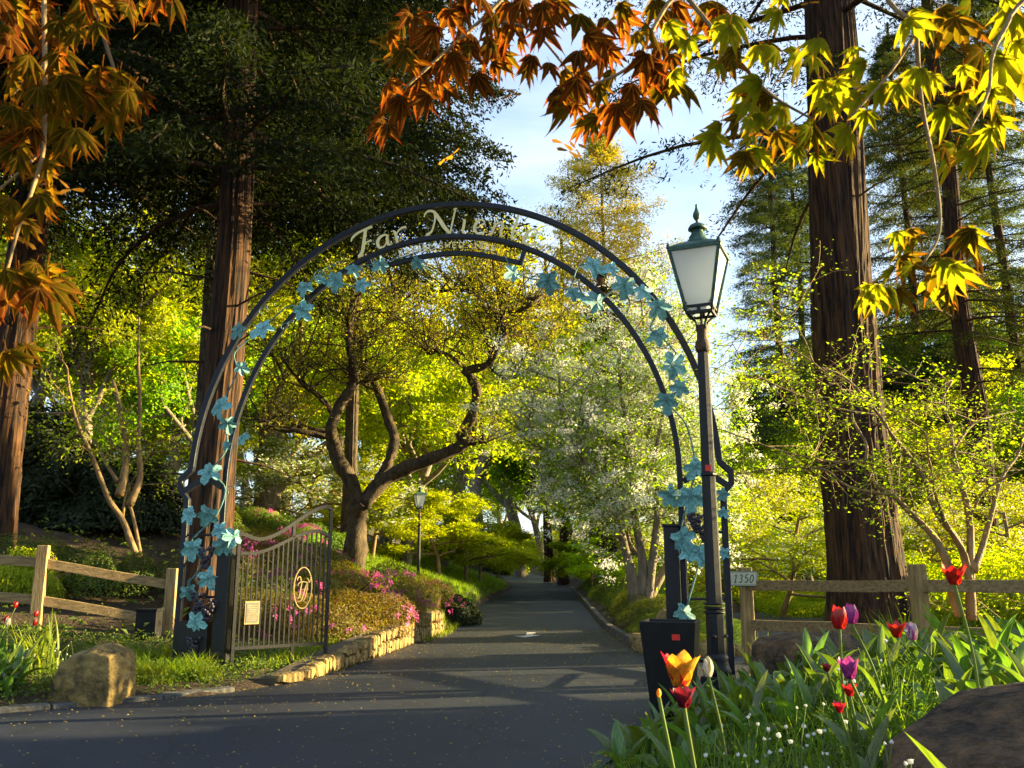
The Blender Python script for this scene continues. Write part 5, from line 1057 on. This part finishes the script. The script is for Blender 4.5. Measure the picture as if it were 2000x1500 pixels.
# clumps of strap-leaved grass right of the left boulder
def clump(n, h, w, sp, seed, lean=1.0): 
    rg = np.random.default_rng(seed); C = rg.normal(0, sp, (n, 3)); C[:, 2] = 0; V, F = blades(C, rg.uniform(.5, 1, n) * h, w, lean, rg, 4); me = np_mesh('blades', V, F); me.materials.append(M['grass']); return me
CL = [clump(170, .30, .011, .07, i, 1.1) for i in range(4)]
k = 0
for (px, py) in ((262, 1335), (300, 1345), (345, 1342), (390, 1335), (425, 1322), (280, 1310), (325, 1312), (365, 1308), (405, 1300), (250, 1295), (300, 1285), (345, 1283), (375, 1275), (270, 1268), (228, 1262), (435, 1335), (215, 1350), (318, 1330), (360, 1326), (410, 1318)):
    q = onroad(px, py + 8); y = min(q[1], 9.2); x = X(px, y) ; t = thing('grass_clump', (x, y, gz(x, y) - .01), 'arching green grass clump between the left boulder and the gate', 'grass', 'grass clumps by the gate'); t.rotation_euler.z = k * 1.3; s = rng.uniform(.8, 1.15); t.scale = (s, s, s); link('blades', CL[k % 4], None, t); k += 1
for (px, d, h, lab) in ((128, 8.3, 1.9, 'tall spiky yellow-green grass clump by the left fence'), (1560, 7.6, 1.5, 'thin spiky grass clump in front of the right fence'), (1470, 8.6, 1.5, 'dark arching grass clump under the number sign'), (1720, 6.8, 2.0, 'tall spiky grass clump before the big redwood'), (1500, 8.2, 1.3, 'arching grass clump beside the dark rear boulder')):
    x = X(px, d); t = thing('spiky_grass', (x, d, gz(x, d)), lab, 'grass'); me = clump(60, .34, .014, .05, int(px), .7); t.scale = (h * .8, h * .8, h); link('blades', me, None, t)
# ------------------------------------------------------------------ boulders
bl = P(157, 1362, 7.05); block_rock('boulder', (bl[0], 7.25, gz(bl[0], 7.25) + .16), (.235, .20, .235), 5, 'yellow sandstone boulder in the left bed at the kerb', M['boulder'], -.10)
boulder('boulder', (1.66, 2.6, .44), (.80, .5, .38), 9, 'large dark brown rock in the lower right corner', M['darkrock'], .35, .16, 56)
q = P(1555, 1290, 5.9); boulder('boulder', (q[0] + .1, 5.9, q[2] - .02), (.52, .4, .26), 12, 'dark rounded rock behind the tulip leaves near the lamp', M['darkrock'], .2, .14)
boulder('boulder', (1.95, 11.55, .26), (.34, .26, .28), 15, 'rough brown rock at the tip of the island bed', M['boulder'], .6, .2)
q = P(290, 1225, 10.6); ub = thing('utility_box', (q[0], 10.6, gz(q[0], 10.6)), 'small dark utility box behind the left fence', 'box'); G().box((q[0], 10.6, gz(q[0], 10.6) + .16), (.24, .2, .30)).build('cabinet', M['box'], ub, bevel=.01); G().box((q[0], 10.6, gz(q[0], 10.6) + .32), (.26, .22, .03)).build('lid', M['box'], ub, bevel=.008)
# ------------------------------------------------------------------ tulips
def tleaf(Ln, w, bend, fold, seed, n=9):
    """broad strap leaf with a keel, arching outwards"""
    rg = np.random.default_rng(seed); V = []; F = []; ph = rg.uniform(0, 6.28)
    for i in range(n + 1):
        t = i / n; a = 1.45 - bend * t ** 1.5; 
        if i == 0: p = np.zeros(3)
        else: p = p + np.array((math.cos(a), 0, math.sin(a))) * Ln / n
        ww = w * (math.sin(math.pi * min(1, t * .88 + .10)) ** .75) * (1 if t < .98 else .05); nz = np.array((-math.sin(a), 0, math.cos(a)))
        for j, s in enumerate((-1, -.5, 0, .5, 1)): V.append(p + np.array((0, s * ww * .5, 0)) + nz * (fold * ww * abs(s) ** 1.5 * (1 - .5 * t) + .05 * ww * math.sin(6 * t + ph + s)))
    for i in range(n):
        for j in range(4): a = i * 5 + j; F.append((a, a + 1, a + 6, a + 5))
    me = np_mesh('leaf', V, F, True); me.materials.append(M['tulip_leaf']); return me
TL = [tleaf(.26, .062, .7, .5, 1), tleaf(.30, .070, 1.1, .4, 2), tleaf(.24, .075, 1.6, .35, 3), tleaf(.34, .055, .55, .55, 4), tleaf(.20, .05, .9, .5, 5), tleaf(.28, .08, 2.0, .3, 6)]
def petal(Ln, w, curl, seed):
    V = []; F = []; n = 7; rg = np.random.default_rng(seed)
    for i in range(n + 1):
        t = i / n; r = .35 * Ln * math.sin(min(1, t * 1.25) * math.pi * .5) - curl * Ln * t * t + .02 * Ln; z = Ln * t; ww = w * 1.12 * (math.sin(math.pi * (t * .76 + .13)) ** .6) * (1 if t < .9 else .72)
        for j, s in enumerate((-1, -.5, 0, .5, 1)): V.append((r - .28 * ww * s * s + rg.normal(0, .0008), s * ww * .5, z - .10 * Ln * abs(s) * t + rg.normal(0, .0008)))
    for i in range(n):
        for j in range(4): a = i * 5 + j; F.append((a, a + 1, a + 6, a + 5))
    return V, F
def bloom_mat(name, c1, c2): return leafmat(name, c1, c2, .45, (1.15, 1.0, .9), gloss=.05, objvar=.08, rough=.5, streak=(12, 12, 1.4))
BM = {'red': bloom_mat('tulip_red', (.42, .008, .012), (.62, .02, .015)), 'yellow': bloom_mat('tulip_yellow', (.72, .36, .015), (.82, .48, .03)), 'magenta': bloom_mat('tulip_magenta', (.34, .03, .25), (.55, .08, .42)), 'dark': bloom_mat('tulip_dark', (.11, .008, .02), (.24, .015, .03)), 'pale': bloom_mat('tulip_pale', (.62, .42, .55), (.75, .6, .66)), 'white': bloom_mat('tulip_white', (.6, .62, .5), (.72, .74, .62))}
PET = {}
def petal_mesh(col, kind):
    if (col, kind) not in PET:
        V, F = petal(1.0, {'cup': .62, 'open': .66, 'bud': .5, 'double': .6}[kind], {'cup': .12, 'open': -.28, 'bud': .24, 'double': -.15}[kind], hash(col) % 97 if False else len(PET)); me = np_mesh('petal', V, F, True); me.materials.append(BM[col]); PET[(col, kind)] = me
    return PET[(col, kind)]
M['tulip_stem'] = leafmat('tulip_stem', (.10, .16, .03), (.14, .20, .04), .25, objvar=.1)
rg = random.Random(31)
def tulip(px, py, d, size, col, kind, label, foot, npet=6, col2=None, tilt=(0, 0)):
    """bloom base seen at (px,py), distance d; foot = pixel x where the stem meets the soil"""
    top = P(px, py, d); fx = X(foot, d); fy = d + .03; t = thing('tulip', (fx, fy, gz(fx, fy)), label, 'tulip'); o = Vector(t.location)
    mid = (np.array(o) + top) / 2 + np.array((rg.uniform(-.02, .02), 0, .03)); G().tube(smooth_path([np.array(o) - np.array((0, 0, .03)), mid, top], 6), .0048 * max(1, size / .07), n=7).build('stem', M['tulip_stem'], t, smooth=True)
    for k in range(npet):
        p = link('petal', petal_mesh(col2 if (col2 and k in (2, 3)) else col, kind), None, t); s = size * 1.1 * (1 if k < 6 else .75); p.scale = (s, s, s * rg.uniform(.9, 1.08)); p.location = Vector(top) - o
        p.rotation_euler = (tilt[0], tilt[1] + rg.uniform(-.06, .06), k * math.pi / 3 + (math.pi / 6 if k % 2 else 0) * .2 + (.5 if k >= 6 else 0))
    for k in range(2):
        l = link('leaf', TL[rg.randrange(6)], None, t); l.rotation_euler = (0, 0, rg.uniform(0, 6.28)); l.location = (0, 0, -.01)
    return t
tulip(1330, 1340, 2.3, .072, 'yellow', 'open', 'open yellow tulip with a red petal in front of the planter', 1400, 6, 'red')
tulip(1640, 1228, 3.0, .066, 'red', 'cup', 'red tulip in full bloom highest over the middle of the leaf bed', 1628)
tulip(1664, 1218, 3.25, .062, 'magenta', 'cup', 'purple tulip just behind the tall red one', 1700)
tulip(1660, 1326, 2.9, .058, 'magenta', 'double', 'frilled double magenta tulip low among the leaves', 1680, 12)
tulip(1865, 1142, 2.9, .056, 'red', 'open', 'red tulip standing highest at the right before the fence rail', 1862)
tulip(1752, 1245, 4.2, .062, 'red', 'open', 'small red tulip left of the pink one', 1758)
tulip(1782, 1250, 3.6, .060, 'pale', 'cup', 'pink and white tulip beside the small red one', 1830, 6, 'magenta')
tulip(1336, 1382, 2.25, .045, 'dark', 'open', 'wilted dark red tulip right under the yellow one', 1385, 5)
tulip(1384, 1322, 3.0, .055, 'white', 'bud', 'slim white tulip bud against the lamp post', 1395, 4)
tulip(1287, 1362, 2.35, .020, 'yellow', 'bud', 'bare tulip stem with a fading yellow tip below the planter', 1330, 3)
tulip(1660, 1360, 3.0, .034, 'red', 'open', 'low red bloom half hidden under the magenta tulip', 1655, 5)
tulip(1615, 1312, 3.7, .03, 'dark', 'open', 'tiny dark red bloom left of the magenta tulip', 1612, 5)
tulip(1640, 1392, 2.8, .028, 'red', 'open', 'small orange-red bloom low between broad leaves', 1645, 5)
for (px, py, d) in ((30, 1187, 8.0), (70, 1205, 8.0), (68, 1222, 7.8), (12, 1215, 7.6)): tulip(px, py, d, .05, 'red', 'cup', 'small red tulip in the far left bed', px, 5)['group'] = 'red tulips at far left'
tulip(15, 1222, 7.4, .055, 'white', 'cup', 'white tulip at the left edge of the picture', 12, 5)
# leafy tulip plants
def plant(x, y, s, label, group, n=5):
    t = thing('tulip_plant', (x, y, gz(x, y) - .01), label, 'plant', group); t.scale = (s, s, s); a = rg.uniform(0, 6.28)
    for k in range(n): l = link('leaf', TL[rg.randrange(6)], None, t); a += 2.4; l.rotation_euler = (rg.uniform(-.15, .15), rg.uniform(-.2, .25), a); l.location = (.01 * math.cos(a), .01 * math.sin(a), 0)
    return t
pts = []; tries = 0
while len(pts) < 170 and tries < 6000:
    tries += 1; y = rg.uniform(2.5, 7.4); x = rg.uniform(.25, .6 * y + .1)
    if x - float(right_edge(y)) < .15 or (abs(x - 1.72) < .72 and abs(y - 2.6) < .42 and True) or math.hypot(x - LP[0], y - 7.4) < .3 or (abs(x - PX) < .3 and abs(y - 6.57) < .32) or (x < .43 * y + .02 and y < 3.7) : continue
    if math.hypot((x - 2.0) / .5, (y - 5.9) / .4) < 1: continue
    if all(math.hypot(x - a, y - b) > .115 for a, b in pts): pts.append((x, y))
for (x, y) in pts: plant(x, y, rg.uniform(.75, 1.15), 'broad-leaved green tulip plant in the right flower bed', 'leafy tulip plants of the right bed')
for (px, d) in ((1135, 2.9), (1185, 2.7), (1230, 2.9), (1270, 2.6), (1300, 3.0), (1160, 3.3), (1240, 3.4)): x = X(px, d); plant(x, d, rg.uniform(.75, .95), 'dark upright tulip leaves at the asphalt edge', 'tulip leaves at the asphalt edge', 4)
x = X(1940, 1.75); t = plant(x, 1.75, 1.5, 'pair of bright pointed leaves in front of the big brown rock', None, 3)
pts = []
while len(pts) < 70:
    px = rg.uniform(-160, 110); d = rg.uniform(6.3, 8.8); x = X(px, d)
    if math.hypot(x - bl[0], d - 7.2) < .45 or left_edge(d) - x < .25: continue
    pts.append((x, d))
for (x, y) in pts: plant(x, y, rg.uniform(.85, 1.2), 'light green leafy plant in the far left flower bed', 'leafy plants of the left bed', 5)
# little white daisies on wiry stems with feathery foliage
dg = G()
for k in range(7): a = k * .9; dg.add([(0, 0, 0), (.006 * math.cos(a - .3), .006 * math.sin(a - .3), .004), (.009 * math.cos(a), .009 * math.sin(a), .005), (.006 * math.cos(a + .3), .006 * math.sin(a + .3), .004)], [(0, 1, 2, 3)])
dg.lathe([(.0045, -.004), (.006, 0), (.005, .004), (.001, .006)], 7); dme = dg.mesh('flower_head'); dme.materials.append(M['white_bloom'])
sme = [] 
for k in range(4):
    r2 = random.Random(k); g = G(); g.tube(smooth_path([(0, 0, -.02), (r2.uniform(-.03, .03), r2.uniform(-.03, .03), .5), (0, 0, 1.0)], 4), .0016, n=4); m_ = g.mesh('stem', True); m_.materials.append(M['tulip_stem']); sme.append(m_)
def daisy(x, y, h, label, group):
    t = thing('white_daisy', (x, y, gz(x, y)), label, 'flower', group); s = link('stem', rg.choice(sme), None, t); s.scale = (1, 1, h); hd = link('flower_head', dme, None, t); hd.location = (0, 0, h); hd.rotation_euler = (rg.uniform(-.8, .8), rg.uniform(-.8, .8), 0); k = rg.uniform(.6, 1.15); hd.scale = (k, k, k)
n = 0
while n < 110:
    px = rg.uniform(1330, 1730); d = rg.uniform(1.9, 3.6); x = X(px, d)
    if (abs(x - 1.78) < .75 and abs(d - 2.75) < .5): continue
    daisy(x, d, rg.uniform(.17, .36), 'tiny white button daisy in front of the tulip leaves', 'white daisies of the right bed'); n += 1
for k in range(26): px = rg.uniform(95, 190); d = rg.uniform(7.9, 8.6); daisy(X(px, d), d, rg.uniform(.12, .26), 'tiny white daisy beside the spiky grass on the left', 'white daisies of the left bed')
rng = np.random.default_rng(9)
C = scatter(70000, .25, 3.0, 1.6, 4.2, lambda x, y: (x - right_edge(y) > .1) & (x < .44 * y + .05) & (np.sin(x * 7) + np.cos(y * 6) > -1.3), rng); C[:, 2] += rng.random(len(C)) ** 1.5 * .20
V, F = leaf_quads(C, rng.uniform(.010, .026, len(C)), .28, rng, up=.2); tag(leaves_obj('feathery_foliage', V, F, M['hedge_leaf']), 'fine feathery green foliage under the white daisies', 'ground cover', kind='stuff')
C = scatter(5000, .25, 3.0, 1.6, 4.2, lambda x, y: (x - right_edge(y) > .1) & (x < .44 * y + .05), rng); V, F = blades(C, rng.uniform(.10, .30, len(C)), .004, .6, rng, 3); tag(leaves_obj('wiry_stems', V, F, M['grass']), 'thin wiry green stems among the white daisies', 'ground cover', kind='stuff')
C = scatter(26000, -6, -2.2, 6, 10.5, lambda x, y: (left_edge(y) - x > .15), rng); C[:, 2] += rng.random(len(C)) * .10
V, F = leaf_quads(C, rng.uniform(.015, .045, len(C)), .5, rng, up=.3); tag(leaves_obj('bed_foliage', V, F, M['hedge_leaf']), 'low mixed green foliage of the left bed', 'ground cover', kind='stuff')
C = scatter(9000, .3, 6, 3, 9, lambda x, y: (x - right_edge(y) > .1), rng); C[:, 2] += rng.random(len(C)) * .07
V, F = leaf_quads(C, rng.uniform(.02, .05, len(C)), .5, rng, up=.3); tag(leaves_obj('bed_foliage', V, F, M['hedge_leaf']), 'low mixed green foliage of the right bed', 'ground cover', kind='stuff')

# ------------------------------------------------------------------ Japanese maple boughs overhead
def maple_mat(name, base, base2, tip):
    m, nt, b, out = new_mat(name); nt.nodes.remove(b); Lk = nt.links.new
    at = nt.nodes.new('ShaderNodeAttribute'); at.attribute_name = 'tip'; oi = nt.nodes.new('ShaderNodeObjectInfo')
    r = nt.nodes.new('ShaderNodeMixRGB'); r.inputs[1].default_value = (*base, 1); r.inputs[2].default_value = (*base2, 1); Lk(oi.outputs['Random'], r.inputs[0])
    mxn = nt.nodes.new('ShaderNodeMixRGB'); mxn.inputs[2].default_value = (*tip, 1); Lk(at.outputs['Fac'], mxn.inputs[0]); Lk(r.outputs[0], mxn.inputs[1])
    tcn = nt.nodes.new('ShaderNodeTexCoord'); nz = nt.nodes.new('ShaderNodeTexNoise'); nz.inputs['Scale'].default_value = 6; Lk(tcn.outputs['Object'], nz.inputs['Vector'])
    mu = nt.nodes.new('ShaderNodeMixRGB'); mu.blend_type = 'MULTIPLY'; mu.inputs[0].default_value = .5; Lk(nz.outputs['Fac'], mu.inputs[2])
    av = nt.nodes.new('ShaderNodeAttribute'); av.attribute_name = 'vein'; rv = nt.nodes.new('ShaderNodeValToRGB'); rv.color_ramp.elements[0].position = .03; rv.color_ramp.elements[1].position = .16; rv.color_ramp.elements[0].color = (1, 1, 1, 1); rv.color_ramp.elements[1].color = (0, 0, 0, 1); Lk(av.outputs['Fac'], rv.inputs[0])
    e2 = rv.color_ramp.elements.new(.94); e2.color = (0, 0, 0, 1); e3 = rv.color_ramp.elements.new(1.0); e3.color = (.5, .5, .5, 1)
    vm_ = nt.nodes.new('ShaderNodeMixRGB'); vm_.inputs[2].default_value = (.34, .17, .03, 1); Lk(rv.outputs[0], vm_.inputs[0]); Lk(mxn.outputs[0], vm_.inputs[1]); Lk(vm_.outputs[0], mu.inputs[1])
    d = nt.nodes.new('ShaderNodeBsdfDiffuse'); t = nt.nodes.new('ShaderNodeBsdfTranslucent'); Lk(mu.outputs[0], d.inputs[0])
    tm = nt.nodes.new('ShaderNodeMixRGB'); tm.blend_type = 'MULTIPLY'; tm.inputs[0].default_value = 1; tm.inputs[2].default_value = (1.7, 1.6, .5, 1); Lk(mu.outputs[0], tm.inputs[1]); Lk(tm.outputs[0], t.inputs[0])
    ms = nt.nodes.new('ShaderNodeMixShader'); ms.inputs[0].default_value = .58; Lk(d.outputs[0], ms.inputs[1]); Lk(t.outputs[0], ms.inputs[2]); Lk(ms.outputs[0], out.inputs[0]); return m
MM = {'y': maple_mat('maple_yellow', (.19, .25, .010), (.30, .34, .015), (.42, .22, .02)), 'o': maple_mat('maple_olive', (.06, .052, .005), (.14, .105, .008), (.26, .06, .011)), 'r': maple_mat('maple_red', (.085, .034, .008), (.16, .05, .010), (.26, .025, .011)), 's': maple_mat('samara_red', (.5, .03, .03), (.6, .06, .02), (.6, .12, .03))}
def maple_leaf(seed):
    """seven pointed lobes, drooping; petiole at origin, middle lobe along -Z, face towards -Y"""
    r2 = np.random.default_rng(seed); V = []; F = []; tipv = []; vein = []
    for (a, ln) in ((0, 1.0), (.62, .92), (-.62, .92), (1.22, .72), (-1.22, .72), (1.9, .36), (-1.9, .36)):
        a += r2.normal(0, .07); ln *= r2.uniform(.88, 1.1); n = 7; dr = r2.uniform(.45, .95); b0 = len(V); sw = r2.normal(0, .12)
        ax = np.array((math.sin(a), 0, -math.cos(a))); sx = np.array((math.cos(a), 0, math.sin(a)))
        for i in range(n + 1):
            t = i / n; w = ln * (.30 + (.035 if i % 2 else -.02)) * (max(.0, math.sin(math.pi * (t * .80 + .16))) ** 1.2) * (1 - t ** 3) + .002; c = ax * ln * t + sx * sw * ln * t * t + np.array((0, -1, 0)) * (.10 * ln * math.sin(t * 2.2)) + np.array((0, .6, -.35)) * dr * ln * t * t * (abs(a) * .5 + .35)
            for s in (-1, 0, 1): V.append(c + sx * w * .5 * s + np.array((0, 1, 0)) * (.35 * w * abs(s))); tipv.append(max(0, (t - .45) / .55) ** 1.3); vein.append(abs(s))
        for i in range(n):
            for j in range(2): q = b0 + i * 3 + j; F.append((q, q + 1, q + 4, q + 3))
    # petiole
    pv, pf = tube([(0, 0, 0), (.02, .05, .18), (.05, .12, .38)], .012, 4); b0 = len(V); V += list(pv); tipv += [.6] * len(pv); vein += [1] * len(pv)
    Vf = np.array([np.array(v) for v in V]); tris = [tuple(f) for f in F]; me = bpy.data.meshes.new('leaf'); me.from_pydata([tuple(v) for v in Vf], [], tris + [tuple(i + b0 for i in f) for f in pf]); me.polygons.foreach_set('use_smooth', [True] * len(me.polygons))
    at = me.attributes.new('tip', 'FLOAT', 'POINT'); at.data.foreach_set('value', np.array(tipv, np.float32)); a2 = me.attributes.new('vein', 'FLOAT', 'POINT'); a2.data.foreach_set('value', np.array(vein, np.float32)); me.update(); return me
MLM = {}
for key in ('y', 'o', 'r'):
    for s in range(5):
        me = maple_leaf(s + {'y': 0, 'o': 10, 'r': 20}[key]); me.materials.append(MM[key]); MLM[(key, s)] = me
sg_ = G()
for s in (-1, 1):
    sg_.add([(0, 0, 0), (s * .25, .02, -.12), (s * .8, 0, -.3), (s * 1.0, 0, -.12), (s * .7, 0, .05), (s * .2, 0, .05)], [(0, 1, 2, 3, 4, 5)])
sme_ = sg_.mesh('samara'); sme_.materials.append(MM['s'])
RIGHT = [(1775, 35, 110), (1865, 35, 125), (1980, 15, 110), (1800, 135, 95), (1955, 130, 150), (1850, 210, 105), (1925, 262, 115), (1865, 290, 110), (1720, 165, 95), (1785, 170, 75), (1655, 248, 100), (1590, 240, 100), (1500, 185, 120), (1480, 290, 90), (1395, 262, 95), (1550, 250, 80), (1890, 462, 115), (1835, 512, 110), (1765, 500, 90), (1735, 565, 90), (1815, 545, 95), (1700, 570, 70), (1610, 160, 90), (1560, 100, 100), (1485, 90, 100), (1430, 30, 110), (1345, 75, 90), (1335, 165, 85), (1640, 190, 90), (1690, 120, 80), (1990, 80, 110), (1900, 130, 90), (1460, 200, 95), (1420, 110, 85), (1520, 20, 80), (1595, 300, 70), (1780, 470, 70), (1940, 200, 90), (1440, 230, 85)]
CENTRE = [(1255, 120, 100), (1160, 50, 110), (1100, 140, 95), (1120, 195, 110), (1205, 205, 115), (1270, 195, 95), (1000, 35, 100), (955, 85, 95), (930, 145, 80), (885, 105, 90), (850, 55, 100), (800, 25, 100), (785, 190, 105), (745, 230, 85), (835, 185, 80), (985, 105, 75), (1060, 55, 90), (1170, 165, 85), (1290, 85, 85), (1215, 30, 100), (1320, 5, 90), (1085, 0, 85), (905, 10, 95), (770, 80, 65), (1150, 230, 80), (1235, 165, 90), (1090, 180, 80), (1040, 110, 75), (960, 20, 85), (860, 120, 80), (1380, 30, 95), (1300, 140, 80), (800, 90, 80), (1265, 50, 90), (1130, 100, 85), (1180, 100, 90), (1020, 0, 90), (820, 130, 85), (910, 60, 90), (1060, 10, 90)]
LEFT = [(105, 55, 110), (40, 30, 105), (125, 150, 125), (60, 115, 95), (15, 140, 95), (110, 205, 105), (200, 135, 95), (235, 175, 115), (260, 168, 100), (180, 190, 95), (65, 245, 95), (130, 255, 100), (20, 250, 100), (95, 320, 95), (30, 285, 95), (78, 380, 120), (20, 390, 100), (40, 545, 120), (95, 555, 130), (8, 550, 120), (70, 540, 90), (290, -10, 85), (315, -15, 95), (205, 0, 80), (165, -10, 85), (15, 690, 90), (150, 60, 90), (20, 70, 95), (215, 220, 85), (75, 170, 90), (5, 210, 90), (50, 430, 70), (120, 100, 90), (250, 10, 80), (0, 0, 110), (70, 0, 100)]
def maple(name, base, label, boughs, sets):
    t = thing(name, base, label, 'tree'); o = np.array(base); g = G(); off = Vector(base)
    for pts, r0, r1 in boughs:
        sp = smooth_path([np.array(p, float) for p in pts], 5); g.tube(sp, np.linspace(r0, r1, len(sp)), n=8)
    g.build('trunk', M['bark_tan'], t, smooth=True)
    for lst, d0, d1, pal, sam in sets:
        for (px, py, s) in lst + [(x_ + rg.uniform(-40, 40), y_ + rg.uniform(-34, 24), s_ * rg.uniform(.6, .95)) for x_, y_, s_ in lst + lst]:
            d = rg.uniform(d0, d1); p = P(px, py, d); key = rg.choice(pal); l = link('leaf', MLM[(key, rg.randrange(5))], None, t); sc = s / FPX * d * .80; l.location = Vector(p) - off; l.scale = (sc * rg.uniform(.85, 1.05), sc, sc)
            l.rotation_euler = (Matrix.Rotation(rg.uniform(-1.1, 1.1), 3, 'Z') @ Matrix.Rotation(rg.uniform(-.35, .8), 3, 'X') @ Matrix.Rotation(rg.uniform(-.35, .35), 3, 'Y')).to_euler()
        for (px, py) in sam:
            d = (d0 + d1) / 2; p = P(px, py, d); l = link('samara', sme_, None, t); sc = 26 / FPX * d; l.location = Vector(p) - off; l.scale = (sc, sc, sc); l.rotation_euler = (rg.uniform(-.5, .5), rg.uniform(-.6, .6), rg.uniform(-1, 1))
    return t
def pp(px, py, d): return tuple(P(px, py, d))
maple('japanese_maple', (-3.3, .6, 0.0), 'maple boughs with drooping olive and orange leaves at the left edge', [
    ([(-3.3, .6, -.1), (-3.2, .6, 1.2), (-2.6, .8, 2.6), (-1.6, 1.1, 3.0), (-.9, 1.3, 2.6), pp(85, -40, 1.35)], .09, .012), ([pp(85, -40, 1.35), pp(88, 150, 1.35), pp(85, 290, 1.35), pp(60, 380, 1.33), pp(35, 450, 1.32), pp(10, 545, 1.3)], .0045, .002), ([pp(20, 190, 1.4), pp(55, 150, 1.38), pp(86, 120, 1.35)], .0018, .003), ([pp(-20, 385, 1.35), pp(40, 335, 1.35), pp(84, 290, 1.35)], .002, .003), ([(-.9, 1.3, 2.6), pp(160, -120, 1.4), pp(200, 60, 1.4), pp(235, 170, 1.4)], .008, .002), ([(-.9, 1.3, 2.6), pp(300, -100, 1.5), pp(310, 0, 1.5)], .006, .002)],
    [(LEFT, 1.2, 1.5, 'ooor', [(75, 345), (60, 440), (50, 470), (115, 350), (140, 370), (275, 60), (290, 45), (240, 225), (268, 250), (30, 465)])])
maple('japanese_maple', (3.4, .5, 0.0), 'maple boughs with yellow-green and red leaves across the top and right', [
    ([(3.4, .5, -.1), (3.35, .5, 1.4), (3.0, .8, 2.8), (2.2, 1.2, 3.3), (1.4, 1.5, 3.0)], .09, .02), ([(1.4, 1.5, 3.0), pp(1560, -160, 1.6), pp(1330, -20, 1.6), pp(1240, 120, 1.6), pp(1150, 170, 1.6)], .007, .0025), ([(2.2, 1.2, 3.3), (1.4, 1.3, 2.9), pp(1785, -120, 1.4), pp(1790, 60, 1.35), pp(1800, 200, 1.35), pp(1825, 330, 1.33), pp(1835, 450, 1.33), pp(1800, 520, 1.33)], .0055, .002), ([(1.4, 1.5, 3.0), pp(1400, -260, 1.7), pp(1100, -120, 1.7), pp(960, 20, 1.7), pp(860, 110, 1.7), pp(770, 190, 1.7)], .007, .0025), ([pp(1330, -20, 1.6), pp(1420, 90, 1.55), pp(1500, 180, 1.5), pp(1590, 235, 1.5)], .005, .002), ([(2.2, 1.2, 3.3), pp(2150, -160, 1.35), pp(1960, 60, 1.35), pp(1930, 180, 1.35), pp(1890, 260, 1.35)], .005, .002), ([pp(1790, 60, 1.35), pp(1740, 140, 1.35), pp(1660, 230, 1.35)], .003, .0015), ([pp(960, 40, 1.7), pp(1040, 60, 1.65), pp(1120, 150, 1.6)], .004, .002)],
    [(RIGHT, 1.25, 1.6, 'yyyyo', [(1490, 265), (1510, 262), (1475, 260), (1880, 180), (1580, 5)]), (CENTRE, 1.45, 1.9, 'orrr', [(740, 85), (745, 115), (765, 115), (1125, 290), (1110, 295), (1215, 55), (885, 300), (870, 310), (1190, 40), (990, 175), (1000, 185), (960, 180), (1100, 280), (1150, 292)])])

for o in bpy.data.objects:
    if o.parent and o.name.split('.')[0] in ('twigs', 'crown', 'blossom', 'blades'): o['kind'] = 'stuff'
